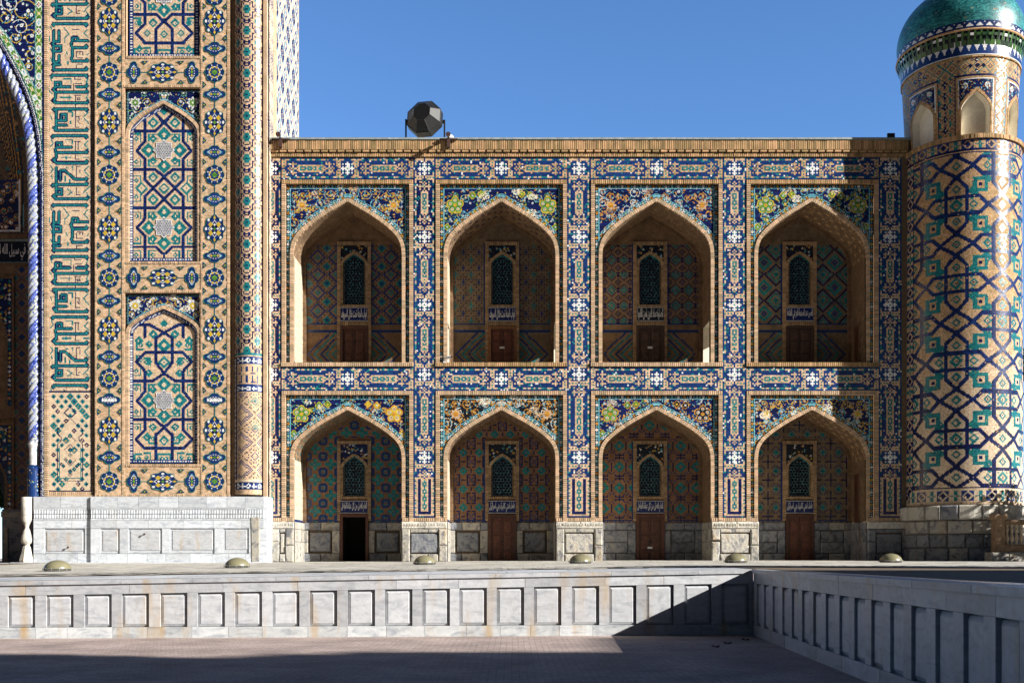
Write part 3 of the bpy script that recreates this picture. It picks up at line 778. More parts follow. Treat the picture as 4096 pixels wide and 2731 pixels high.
# ---- wooden doors and lattice windows
def door(pl, dy, x0, x1, y0, y1, opened=False, lock=False, label=None, wf='wood', wl='wood'):
    r = bpy.data.objects.new('door', None); C.objects.link(r); r.parent = wing
    base = Vector((pl.X((x0 + x1) / 2), pl.Y, pl.Z(y1))); r.location = base - wing.location
    if label: r['label'] = label
    Y = pl.Y + dy; X0, X1, Z0, Z1 = pl.X(x0), pl.X(x1), pl.Z(y1), pl.Z(y0); t = .13
    f = MB(); f.box(X0, X0 + t, Y - .10, Y + .05, Z0, Z1, wf); f.box(X1 - t, X1, Y - .10, Y + .05, Z0, Z1, wf); f.box(X0 + t, X1 - t, Y - .10, Y + .05, Z1 - t, Z1, wf)
    f.build('door_frame', r)
    if opened:
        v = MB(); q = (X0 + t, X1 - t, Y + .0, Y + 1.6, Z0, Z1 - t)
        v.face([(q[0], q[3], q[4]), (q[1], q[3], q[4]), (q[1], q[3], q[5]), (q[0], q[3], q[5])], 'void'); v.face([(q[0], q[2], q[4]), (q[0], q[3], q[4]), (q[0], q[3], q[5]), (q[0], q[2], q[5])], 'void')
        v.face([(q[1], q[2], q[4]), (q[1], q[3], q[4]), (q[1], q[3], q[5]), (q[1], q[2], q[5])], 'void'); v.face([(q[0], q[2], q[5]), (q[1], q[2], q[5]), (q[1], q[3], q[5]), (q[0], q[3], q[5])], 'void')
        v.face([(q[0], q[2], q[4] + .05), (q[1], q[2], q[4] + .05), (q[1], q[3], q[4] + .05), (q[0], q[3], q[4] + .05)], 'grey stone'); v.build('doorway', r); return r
    mid = (X0 + X1) / 2
    for a, b in ((X0 + t, mid - .008), (mid + .008, X1 - t)):
        l = MB(); l.box(a, b, Y - .03, Y + .02, Z0 + .03, Z1 - t, wl, .4)
        h = Z1 - t - Z0; w_ = b - a
        for za, zb in ((.05, .22), (.27, .60), (.65, .92)):
            l.box(a + w_ * .17, b - w_ * .17, Y - .05, Y - .02, Z0 + h * za, Z0 + h * zb, wl, .9, ch=.02)
        l.build('door_leaf', r)
    k = MB(); k.box(mid - .035, mid - .012, Y - .08, Y - .03, Z0 + .9, Z0 + 1.02, 'dark iron'); k.box(mid + .012, mid + .035, Y - .08, Y - .03, Z0 + .9, Z0 + 1.02, 'dark iron'); k.build('door_handle', r)
    if lock:
        k = MB(); k.box(mid - .13, mid + .10, Y - .09, Y - .03, Z0 + .62, Z0 + .71, 'paper'); k.build('seal', r)
    return r
def lattice(pl, dy, cx, hw, ya, ys, yb):
    r = bpy.data.objects.new('window', None); C.objects.link(r); r.parent = wing
    r.location = Vector((pl.X(cx), pl.Y, pl.Z(yb))) - wing.location
    c = Cv(cx - hw, ya, cx + hw, yb, 1.5, 0)
    X, Y = np.meshgrid(c.X, c.Y); ins = in_arch(X, Y, cx, hw, ya, ys)
    p = 13.0; q = p * .866
    best = np.full(X.shape, 99.); 
    for ox, oy in ((0, 0), (p / 2, q)):
        dx = (X - cx - ox + p / 2) % p - p / 2; dy_ = (Y - ya - oy + q) % (2 * q) - q
        best = np.minimum(best, np.hypot(dx, dy_))
    c.a[:] = BK; c.a[(best > 5.9) & (best < 6.5) & (rng.random(c.a.shape) < .6)] = LB
    c.a[best < 3.6] = 0                       # the holes
    c.a[(rng.random(c.a.shape) < .3) & (c.a == LB)] = TU
    c.a[~ins] = 0
    c.emit('grille', flat(pl, dy), r, merge=True)
    f = MB(); a_ = arch(cx, hw, ya, ys); inner = [(cx - hw, yb)] + a_ + [(cx + hw, yb)]
    out = [(cx - hw - 4, yb + 4)] + [(cx + (x - cx) * (1 + 4 / hw), y - 4) for x, y in a_] + [(cx + hw + 4, yb + 4)]
    n = len(inner)
    for i in range(n):
        j = (i + 1) % n; qd = [pl.P(*inner[i]), pl.P(*inner[j]), pl.P(*out[j]), pl.P(*out[i])]
        f.prism(qd, pl.Y + dy - .05, pl.Y + dy + .02, 'turquoise')
    f.build('frame', r)
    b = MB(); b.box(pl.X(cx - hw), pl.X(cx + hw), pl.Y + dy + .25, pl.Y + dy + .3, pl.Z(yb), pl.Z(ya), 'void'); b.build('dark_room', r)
    return r

# ---- lattices of glazed bricks for the niche walls
def lat(kind, X, Y, cx, cy):
    u = np.floor((X - cx) / 5.2 + .5).astype(int); v = np.floor((Y - cy) / 5.2 + .5).astype(int)
    a = np.full(X.shape, SB, np.uint8); au = np.abs(u)
    def mod(p, q): return (u + p // 2) % p - p // 2, (v + q // 2) % q - q // 2
    am_ = lambda p, q: tuple(np.abs(t) for t in mod(p, q))
    of = lambda p, q: (np.abs((u + p) % p - p // 2), np.abs((v + q) % q - q // 2))
    if kind == 0:      # cobalt knots with turquoise hearts
        m, n = am_(14, 14); d = m + n; a[(d >= 5) & (d <= 6)] = CO; a[d <= 2] = TU; a[d == 0] = SB
        m, n = of(14, 14); d = m + n; a[d <= 3] = TU; a[d <= 1] = CO; a[(d == 6) & (m % 2 == 0)] = NA
    elif kind == 1:    # dotted lozenges and turquoise crosses
        a[((u + v) % 6 == 0)] = NA; a[((u - v) % 6 == 0)] = NA; a[(u % 2 == 1) & (a == NA)] = SB
        m, n = am_(12, 12); a[(m + n <= 4)] = SB; a[(m <= 0) & (n <= 3) | (n <= 0) & (m <= 2)] = TU
        m, n = of(12, 12); a[(m + n <= 3)] = SB; a[(m <= 0) & (n <= 2) | (n <= 0) & (m <= 1)] = CO
    elif kind == 2:    # turquoise lozenges in dotted rings
        m, n = am_(10, 12); d = m + n; a[d <= 3] = TU; a[d <= 1] = SB; a[d == 0] = TU; a[(d == 5)] = NA
        m, n = of(10, 12); d = m + n; a[(d == 2)] = NA; a[d == 0] = CO; a[(m == 0) & (n < 6) & (n > 3)] = NA
    elif kind == 3:    # large linked lozenges
        m, n = am_(18, 20); d = m + n; a[(d >= 8) & (d <= 9)] = NA; a[(d >= 5) & (d <= 6)] = TU; a[d <= 2] = TU; a[d == 0] = NA
        m, n = of(18, 20); d = m + n; a[(d >= 4) & (d <= 6)] = TU; a[d <= 2] = CO; a[d == 0] = SB
    elif kind == 4:    # turquoise crosses and cobalt rings
        m, n = am_(12, 12); a[(m <= 3) & (n <= 3) & ((m >= 2) | (n >= 2)) & (m + n < 6)] = CO; a[(m == 0) & (n == 0)] = CO
        m, n = of(12, 12); a[(m <= 1) & (n <= 4) | (n <= 1) & (m <= 4)] = TU; a[(m == 0) & (n == 0)] = SB; a[(m == 5) & (n == 5)] = TU
    elif kind == 5:    # navy meander
        m, n = am_(12, 14); a[(m == 3) & (n <= 4)] = NA; a[(n == 4) & (m <= 3) & (m > 0)] = NA; a[(m == 0) & (n > 5)] = NA; a[(n == 0) & (m > 4)] = NA; a[(m == n) & (m < 3)] = CO
        m, n = of(12, 14); a[(m + n <= 3)] = TU; a[(m + n) == 0] = SB
    elif kind == 6:    # turquoise steps and navy crosses
        m, n = am_(12, 16); d = m + n; a[(d >= 2) & (d <= 4)] = TU; a[(m == 6) & (n < 4) | (n == 7) & (m < 4) | (m == 0) & (n > 5)] = NA
        a[(m == 4) & (n == 4) | (m == 5) & (n == 5) | (m == 3) & (n == 6)] = CO
    else:              # navy crosses
        m, n = am_(12, 14); a[(m == 0) & (n <= 5) | (n == 0) & (m <= 4)] = NA; a[(m == 4) & (n == 4) | (m == 3) & (n == 5) | (m == 5) & (n == 3)] = CO
        m, n = of(12, 14); a[m + n <= 2] = TU; a[m + n == 0] = NA
    return a
def dado(X, Y, cx, cy):
    u = np.abs(np.floor((X - cx) / 5 + .5)); v = np.floor((Y - cy) / 5 + .5); a = np.full(X.shape, SB, np.uint8)
    p = (u % 40); q = np.abs((p + 20) % 40 - 20)
    d = np.abs(p - 14) + np.abs(v)
    a[(d >= 12) & (d <= 13)] = CO; a[(d >= 8) & (d <= 9)] = TU; a[d <= 3] = TU; a[d <= 1] = SB; a[(d >= 17) & (d <= 18)] = TU; a[(d >= 22) & (d <= 23)] = CO
    return a

# ---- the niches
U = dict(ya=803, ys=1020, yb=1450, ft=720, door=(1306, 1448), ins=(1233, 1284), win=(1020, 1060, 1219), sur=(969, 1300), spn=(983, 1016), dad=1322)
L = dict(ya=1637, ys=1835, yb=2084, ft=1563, door=(2056, 2246), ins=(2004, 2050), win=(1826, 1872, 1984), sur=(1763, 2000), spn=(1776, 1812), dad=0)
VERSE = ['ابواب الجنة تحت ظلال السيوف', 'ابواب الجنة تحت ظلال السيوف', 'الصلوة عماد الدين فمن اقامها', 'الصبر عند الصدمة العز في القناعة',
         'العلم افضل من كل عبادة الجاهل', 'علماء امتي كانبياء بني اسرائيل', 'العلم افضل من كل عبادة الجاهل', 'علماء امتي كانبياء بني اسرائيل']
gs = (GR, LB, YE); os_ = (OR, LB, YE); wo_ = (OR, WH, OR); ys_ = (YE, OR, OR)
STY = [('scroll', NA, os_, os_, 1.0), ('star', NA, gs, gs, .8), ('scroll', NA, (OR, WH, OR), (OR, LB, OR), 1.0), ('star', NA, gs, gs, .8),
       ('star', NA, gs, (YE, OR, OR), .9), ('scroll', BK, wo_, wo_, 1.25), ('star', NA, (GR, OR, OR), (BK, OR, OR), 1.0), ('scroll', NA, (YE, LB, OR), (YE, LB, OR), 1.0)]
CXB = [1417.5, 2009, 2600, 3197]
RV = PL_(47.0)
for lev in (0, 1):
    D = (U, L)[lev]
    for b in range(4):
        k = lev * 4 + b; fl, fr_ = FLs[b], FRs[b]; cx = (fl + fr_) / 2; cb = CXB[b]; hw = 217
        # brick frame of the bay
        mb = MB(); ft, yb = D['ft'], D['yb']
        soldier(mb, FA, fl, ft, fr_, ft + 16, 46.95, 47.1, 'brick' if lev else 'ochre brick', 8.2)
        soldier(mb, FA, fl, ft + 16.5, fl + 16, yb + 3, 46.95, 47.1, 'brick', 8.6, vert=False)
        soldier(mb, FA, fr_ - 16, ft + 16.5, fr_, yb + 3, 46.95, 47.1, 'brick', 8.6, vert=False)
        mb.box(FA.X(fl + 1), FA.X(fr_ - 1), 46.985, 47.11, FA.Z(ft + 15), FA.Z(ft + 1), 'mortar', .5)
        mb.box(FA.X(fl + 1), FA.X(fl + 15), 46.985, 47.11, FA.Z(yb + 2), FA.Z(ft + 15) - .01, 'mortar', .5)
        mb.box(FA.X(fr_ - 15), FA.X(fr_ - 1), 46.985, 47.11, FA.Z(yb + 2), FA.Z(ft + 15) - .01, 'mortar', .5)
        mb.build('bay_frame', wing)
        st = STY[k]; cols = (OR, WH, LB, WH) if k % 2 == 0 or k == 5 else (OR, YE, OR, WH)
        spandrel('spandrel_mosaic', FA, .10, cx, 246, ft + 17, yb, hw, D['ya'], D['ys'], 14, st[1], st[0], 11 + k * 3, st[2], st[3], wing, strip=14, dense=st[4], cols=cols)
        # arch ring
        ia = arch(cx, hw, D['ya'], D['ys']); mb = MB()
        path = [(cx - hw, yb)] + ia + [(cx + hw, yb)]
        voussoirs(mb, FA, path, 14.5, 47.03, 47.25, 'brick', 8.3)
        mb.build('arch_ring', wing)
        # brick behind ring + reveals + vault : extruded along Y
        y0, y1 = 47.12, 49.15
        n = len(ia)
        ap, al = resample([FA.P(x, y) for x, y in ia], .05); APX = np.array([p[0] for p in ap]); APZ = np.array([p[1] for p in ap])
        c = Cv(0, 0, al[-1] * 100, (y1 - y0) * 100, 5.4, SB); gx, gy = np.meshgrid(np.arange(c.w), np.arange(c.h)); q1, q2 = (gx + gy) % 12, (gx - gy) % 12
        c.a[(q1 == 0) | (q2 == 0)] = MO; c.a[(np.abs(q1 - 6) + np.abs(q2 - 6)) < 3] = (MO, NA, MO, OC, TU, NA, MO, OC)[k]; c.a[rng.random(c.a.shape) < .06] = OC; c.a[-3:] = SB; c.a[:2] = SB
        c.emit('niche_vault', lambda px, py: (np.interp(px / 100, al, APX), y0 + py / 100, np.interp(px / 100, al, APZ)), wing)
        zsp, zfl = FA.Z(D['ys']), FA.Z(yb) if lev == 0 else FA.Z(2084)
        for sgn in (-1, 1):
            Xw = FA.X(cx + sgn * hw)
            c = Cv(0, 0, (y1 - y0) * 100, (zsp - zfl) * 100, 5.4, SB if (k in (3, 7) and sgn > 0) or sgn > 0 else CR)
            gx, gy = np.meshgrid(np.arange(c.w), np.arange(c.h))
            m = (gx + gy) % 12; n_ = (gx - gy) % 12
            if sgn < 0:
                c.a[(m == 0) | (n_ == 0)] = LB; c.a[((m == 6) & (n_ % 4 != 2)) | ((n_ == 6) & (m % 4 != 2))] = CR; c.a[(m == 0) & (n_ == 0)] = CO; c.a[(m == 6) & (n_ == 6)] = CO
                c.a[:, :2] = CR; c.a[-2:, 2:] = CO
            elif b == 3: c.a[(m < 2) | (n_ < 2)] = MO; c.a[(m > 5) & (m < 8) & (n_ > 5) & (n_ < 8)] = MO
            else: c.a[((gx + gy) % 8 == 0) & (gx % 2 == 0)] = NA
            hole = lev == 0 and ((sgn > 0 and b < 3) or (sgn < 0 and b > 0))
            dz = 1.95; ha, hb = (47.42 - y0) * 100, (48.95 - y0) * 100
            if hole: c.rect(ha, (zsp - zfl - dz) * 100, hb, 1e5, 0)
            c.emit('niche_jamb', lambda px, py: (np.full(px.shape, Xw), y0 + px / 100, zsp - py / 100), wing)
            if lev == 0 and b == 3 and sgn > 0 or lev == 1 and b == 3 and sgn > 0:
                dm = MB(); hz = 1.9 if lev == 0 else 4.0; zz = zfl if lev == 0 else 1.42
                dm.box(Xw - .03, Xw + .1, 47.95, 48.62, zz, zz + hz, 'wood', .3); dm.box(Xw - .05, Xw + .1, 47.86, 47.95, zz, zz + hz + .1, 'shaded brick'); dm.build('side_door', wing)
        if lev == 0 and b < 3:    # passage through the pier to the next niche
            xa, xb_ = FA.X(cx + hw), FA.X((FLs[b + 1] + FRs[b + 1]) / 2 - hw); pm = MB(); z0 = zfl; z1 = zfl + dz; a_, b_ = 47.42, 48.95
            pm.face([(xa, a_, z0), (xb_, a_, z0), (xb_, a_, z1), (xa, a_, z1)], 'plaster'); pm.face([(xa, b_, z0), (xb_, b_, z0), (xb_, b_, z1), (xa, b_, z1)], 'plaster')
            pm.face([(xa, a_, z1), (xb_, a_, z1), (xb_, b_, z1), (xa, b_, z1)], 'plaster'); pm.face([(xa, a_, z0), (xb_, a_, z0), (xb_, b_, z0), (xa, b_, z0)], 'plaster'); pm.build('passage', wing)
        # floor of the niche / ledge
        if lev == 0:
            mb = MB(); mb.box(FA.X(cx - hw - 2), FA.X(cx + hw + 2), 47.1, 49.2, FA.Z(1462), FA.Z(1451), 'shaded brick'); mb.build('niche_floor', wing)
            mb = MB(); soldier(mb, FA, fl - 2, 1450, fr_ + 2, 1466, 46.90, 47.2, 'ochre brick' if b % 2 else 'brick', 8.2); mb.box(FA.X(fl), FA.X(fr_), 46.96, 47.1, FA.Z(1467.5), FA.Z(1451), 'mortar', .5); mb.build('balcony_ledge', wing)
        # back wall
        r_ = 47.0 / 49.25; bx0 = VX + (cx - hw - VX) * r_; bx1 = VX + (cx + hw - VX) * r_
        bya = VY + (D['ya'] - VY) * r_; bys = VY + (D['ys'] - VY) * r_; bcx = (bx0 + bx1) / 2; bhw = (bx1 - bx0) / 2
        bot = 1450 if lev == 0 else 2088
        top = int(bya) - 2
        c = Cv(bx0 - 2, top, bx1 + 2, bot, 5.2, SB); X, Y = np.meshgrid(c.X, c.Y)
        pat = lat((0, 1, 2, 3, 4, 5, 6, 7)[k], X, Y, cb, 1700 if lev else 1100)
        side = (np.abs(X - cb) > 66); 
        lowl = (Y > (D['sur'][0] + (10 if lev == 0 else -220)))
        sel = side & lowl if lev == 0 else (side | (Y < D['sur'][0] - 12)); c.a[sel] = pat[sel]
        ed = in_arch(X, Y, bcx, bhw - 13, bya + 14, bys + 2)
        c.a[~ed] = SB
        if lev == 0:
            dd = dado(X, Y, cb - 2, 1386 + 30); m = (Y > D['dad'] + 3) & side; c.a[m] = dd[m]
            c.a[(Y > 1300) & (Y < 1322)] = SB; c.a[(Y > 1294) & (Y <= 1300) & side & ed] = CO; c.a[(Y > 1322) & (Y <= 1328) & side] = CO
        else: c.a[(Y > 2078) & (Y < 2084) & side & ed] = CO
        for s_ in (-1, 1): c.a[(np.abs(X - cb - s_ * 70) < 2.8) & (Y > D['sur'][0] + 6) & ed & ((Y < 1300) if lev == 0 else (Y < 2084))] = CO
        # cut out the door and window
        dx0, dx1 = cb - 56, cb + 57
        c.rect(cb - 42, D['win'][0] - 4, cb + 42, D['win'][2], 0)
        if lev == 1: pass
        c.rect(dx0 + 8, D['door'][0] + 4, dx1 - 8, 9999, 0)
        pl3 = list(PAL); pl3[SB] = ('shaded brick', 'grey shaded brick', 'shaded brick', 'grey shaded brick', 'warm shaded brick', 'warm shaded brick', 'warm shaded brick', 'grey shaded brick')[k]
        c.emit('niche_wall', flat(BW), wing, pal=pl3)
        # ring at the back
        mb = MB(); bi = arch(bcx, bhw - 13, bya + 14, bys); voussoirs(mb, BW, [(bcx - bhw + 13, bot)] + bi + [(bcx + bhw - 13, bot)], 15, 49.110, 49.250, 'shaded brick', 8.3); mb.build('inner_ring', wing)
        # surround of window and door
        mb = MB(); s0, s1 = D['sur']; sw = 68; wl = D['win'][2]
        soldier(mb, BW, cb - sw, s0, cb + sw, s0 + 13, 49.130, 49.250, 'surround brick', 8)
        lowy = D['door'][1] if lev == 0 else 2082
        for s_ in (-1, 1):
            xa = cb - sw if s_ < 0 else cb + sw - 14
            soldier(mb, BW, xa, s0 + 13, xa + 14, lowy, 49.130, 49.250, 'surround brick', 8.4, vert=False)
            xa = cb - 55 if s_ < 0 else cb + 45
            soldier(mb, BW, xa, D['win'][1] + 4, xa + 10, wl, 49.160, 49.250, 'surround brick', 8.4, vert=False)
        soldier(mb, BW, cb - 54, wl + 1, cb + 54, wl + 11, 49.150, 49.250, 'surround brick', 8)
        soldier(mb, BW, cb - 54, D['ins'][1] + 4, cb + 54, D['door'][0] - 2, 49.150, 49.250, 'surround brick', 8)
        voussoirs(mb, BW, arch(cb, 45, D['win'][0] - 3, D['win'][1] + 4), 10, 49.150, 49.250, 'surround brick', 7)
        mb.build('window_surround', wing)
        sp = Cv(cb - 54, s0 + 14, cb + 54, D['win'][1] + 4, 2.4, BK if k != 4 else NA); rr = random.Random(k)
        for _ in range(34):
            x_, y_ = rr.uniform(-52, 52), rr.uniform(s0 + 14, D['win'][1])
            flower(sp, cb + x_, y_, 3.6, rr.choice((WH, OR, LB, YE)), BK); sp.line([(cb + x_, y_), (cb + x_ + rr.uniform(-9, 9), y_ + rr.uniform(-9, 9))], 2, rr.choice((TU, OR)))
        X2, Y2 = np.meshgrid(sp.X, sp.Y); sp.a[in_arch(X2, Y2, cb, 47, D['win'][0] - 8, D['win'][1] + 5)] = 0
        sp.emit('tile_panel', flat(BW, -.03), wing, merge=True)
        lattice(BW, .08, cb, 40, D['win'][0] + 2, D['win'][1], D['win'][2])
        for q_ in ((BW.X(cb - 42), BW.X(cb - 40.2), 49.230, 49.450, BW.Z(wl), BW.Z(D['win'][0])), (BW.X(cb + 40.2), BW.X(cb + 42), 49.230, 49.450, BW.Z(wl), BW.Z(D['win'][0]))): jm = MB(); jm.box(*q_, 'shaded brick'); jm.build('window_jamb', wing)
        # inscription
        i0, i1 = D['ins']; r = bpy.data.objects.new('inscription_panel', None)
        mb = MB(); mat_ = 'black glaze' if k == 2 else 'navy'
        mb.box(BW.X(cb - 55), BW.X(cb + 55), 49.150, 49.250, BW.Z(i1), BW.Z(i0), mat_, .8); ip = mb.build('inscription_panel', wing)
        mb = MB(); 
        for q in ((cb - 55, i0 - 1.5, cb + 55, i0), (cb - 55, i1, cb + 55, i1 + 1.5)): mb.box(BW.X(q[0]), BW.X(q[2]), 49.140, 49.200, BW.Z(q[3]), BW.Z(q[1]), 'white glaze', .2)
        mb.build('border', ip)
        lettering('lettering', VERSE[k], BW.X(cb - 51), BW.X(cb + 51), BW.Z(i1 - 3), BW.Z(i0 + 3), 49.142, 'white glaze', ip, .018)
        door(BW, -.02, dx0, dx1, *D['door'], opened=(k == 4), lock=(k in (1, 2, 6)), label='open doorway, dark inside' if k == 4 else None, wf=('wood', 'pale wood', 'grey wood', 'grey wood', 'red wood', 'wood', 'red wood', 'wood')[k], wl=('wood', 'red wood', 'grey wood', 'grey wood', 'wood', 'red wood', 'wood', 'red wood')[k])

# ---- stone bases
def stone_face(mb, pl, x0, y0, x1, y1, Y, d, mat, ch=.035, jit=.012):
    g = .7
    mb.box(pl.X(x0 + g), pl.X(x1 - g), Y - d + random.uniform(-.015, .015), Y + .15, pl.Z(y1 - g), pl.Z(y0 + g), mat, None, ch, jit)
def pier_base(x0, x1, carved=True, left=True, right=True, mat='old marble'):
    mb = MB(); Y = 46.93; W = x1 - x0; pw = 34
    mb.box(FA.X(x0) + .02, FA.X(x1) - .02, 47.0, 49.15, 1.25, FA.Z(2086), 'mortar', .3)
    # top course with carving
    if carved:
        for r_ in range(2):
            n = int(W / 6.2)
            for i in range(n):
                a = x0 + i * W / n + 1.2; q = x0 + (i + 1) * W / n - 1.2; ya = 2093 + r_ * 9
                if random.random() < .93: mb.box(FA.X(a), FA.X(q), Y - .10 + .03 * r_, Y, FA.Z(ya + 8.4), FA.Z(ya), 'carved marble', None, .012)
    x = x0
    while x < x1 - 5:
        q = min(x1, x + random.uniform(60, 110)); q = x1 if x1 - q < 35 else q
        stone_face(mb, FA, x, 2085, q, 2114, Y, .07, 'carved marble'); x = q
    x = x0 + pw
    while x < x1 - pw - 5:
        q = min(x1 - pw, x + random.uniform(45, 80)); q = x1 - pw if x1 - pw - q < 30 else q
        stone_face(mb, FA, x, 2114, q, 2130, Y, .05, mat); stone_face(mb, FA, x, 2214, q, 2246, Y, .10, mat, .05, .02); x = q
    stone_face(mb, FA, x0, 2114, x0 + pw, 2165 + random.uniform(-9, 9), Y, .09, mat, .05, .02); stone_face(mb, FA, x0, 2165, x0 + pw, 2247, Y, .09, mat, .05, .02)
    stone_face(mb, FA, x1 - pw, 2114, x1, 2180, Y, .09, mat, .05, .02); stone_face(mb, FA, x1 - pw, 2180, x1, 2247, Y, .09, mat, .05, .02)
    stone_face(mb, FA, x0 + pw + 3, 2133, x1 - pw - 3, 2211, Y, .03, 'grey stone' if random.random() < .3 else mat, .04, .012)
    # reveal side stones
    for side, xs_ in ((0, x0), (1, x1)):
        ya = 2085
        for q in (2114, 2165, 2247):
            Xs = FA.X(xs_); yy = 46.93
            while yy < 49.1:
                y2 = min(49.15, yy + random.uniform(.5, .9))
                s_ = -.0 if side == 0 else 0
                o = .025 if side else -.025
                V = [(Xs + o, yy + .01, FA.Z(q) + .01), (Xs + o, y2 - .01, FA.Z(q) + .01), (Xs + o, y2 - .01, FA.Z(ya) - .01), (Xs + o, yy + .01, FA.Z(ya) - .01)]
                mb.face(V, mat); yy = y2
            ya = q
    mb.build('stone_base', wing)
pier_base(1086, 1178); pier_base(1607, 1789); pier_base(2223, 2410); pier_base(2844, 3033); pier_base(3466, 3640, mat='grey stone', carved=False)
for b in range(4):
    cx = (FLs[b] + FRs[b]) / 2; cb = CXB[b]; r_ = 47 / 49.25; bx0 = VX + (cx - 222 - VX) * r_; bx1 = VX + (cx + 222 - VX) * r_
    mat = 'old marble' if b < 2 else 'grey stone'
    for s_, xa, xb_ in ((-1, bx0, cb - 56), (1, cb + 57, bx1)):
        mb = MB(); mb.box(BW.X(xa), BW.X(xb_), 49.290, 49.400, 1.25, BW.Z(2084), 'mortar', .3)
        x = xa
        while x < xb_ - 3:
            q = min(xb_, x + random.uniform(50, 85)); q = xb_ if xb_ - q < 26 else q
            m2 = random.choice((mat, 'old marble', 'grey stone'))
            stone_face(mb, BW, x, 2088, q, 2120, 49.180, .0, m2); stone_face(mb, BW, x, 2212, q, 2248, 49.180, .02, m2, .05, .015); x = q
        stone_face(mb, BW, xa, 2120, xa + 26, 2212, 49.180, .03, mat); stone_face(mb, BW, xb_ - 32, 2120, xb_, 2212, 49.180, .03, mat)
        if b < 2: stone_face(mb, BW, xa + 32, 2128, xb_ - 38, 2206, 49.200, .0, 'grey stone', .04, .02)
        else: stone_face(mb, BW, xa + 27, 2121, xb_ - 33, 2168, 49.180, .01, mat, .04, .02); stone_face(mb, BW, xa + 27, 2168, xb_ - 33, 2212, 49.180, .01, mat, .04, .02)
        mb.build('stone_base', wing)
for x0, x1 in ((1086, 1176), (1609, 1787), (2225, 2408), (2846, 3031), (3467, 3606)):
    mb = MB(); soldier(mb, FA, x0, 2070, x1, 2084, 46.96, 47.1, 'brick', 8.2); mb.build('brick_course', wing)
# ================================================================== PORTAL
portal = empty('portal', (PO.X(600), 46.1, 1.35), 'towering tiled portal block with huge kufic lettering and medallion panels', 'building')
XS = PO.X(1066)       # its side wall
Ztop = PO.Z(-420)
def zrow(py): return EYE + (VY - py) / PO.S
# -- body
mb = MB()
mb.box(PO.X(372) , XS - .03, 46.6, 53.0, 1.2, Ztop, 'shaded brick')
mb.box(PO.X(190), PO.X(372), 46.35, 53.0, 1.2, Ztop, 'shaded brick')
mb.box(PO.X(150), PO.X(190), 46.35, 47.6, PO.Z(1990), Ztop, 'shaded brick')
mb.build('body', portal)
TOP = -60
# -- brick ground of the medallion zone, with three openings for the panels
PAN = [(505, -60, 800, 226), (497, 351, 803, 1046), (497, 1171, 803, 1855)]
c = Cv(380, TOP, 920, 1985, 11, BR, 4.6); X, Y = np.meshgrid(c.X, c.Y)
for (a, b_, d, e) in PAN: c.rect(a, b_, d, e, 0)
c.a[(rng.random(c.a.shape) < .12) & (c.a == BR)] = OC
c.emit('brick_facing', flat(PO), portal)
mb = MB()
for x0, x1 in ((380, 388), (488, 497), (803, 812), (909, 920)):
    soldier(mb, PO, x0, TOP, x1, 1985, 46.07, 46.12, 'brick', 8.8, vert=False, gap=.12)
for (a, b_, d, e) in PAN:
    if b_ > 0: soldier(mb, PO, a - 2, b_ - 11, d + 2, b_, 46.06, 46.2, 'brick', 8.2)
    soldier(mb, PO, a - 2, e, d + 2, e + 10, 46.06, 46.2, 'brick', 8.2)
mb.build('brick_edging', portal)
# -- reveals of the recesses
mb = MB(); rd = .16
for (a, b_, d, e) in PAN:
    x0, x1, z0, z1 = PO.X(a), PO.X(d), PO.Z(e), PO.Z(b_)
    mb.face([(x0, 46.1, z0), (x0, 46.1 + rd, z0), (x0, 46.1 + rd, z1), (x0, 46.1, z1)], 'brick'); mb.face([(x1, 46.1, z0), (x1, 46.1 + rd, z0), (x1, 46.1 + rd, z1), (x1, 46.1, z1)], 'brick')
    mb.face([(x0, 46.1, z0), (x1, 46.1, z0), (x1, 46.1 + rd, z0), (x0, 46.1 + rd, z0)], 'brick'); mb.face([(x0, 46.1, z1), (x1, 46.1, z1), (x1, 46.1 + rd, z1), (x0, 46.1 + rd, z1)], 'brick')
mb.build('recess_edges', portal)
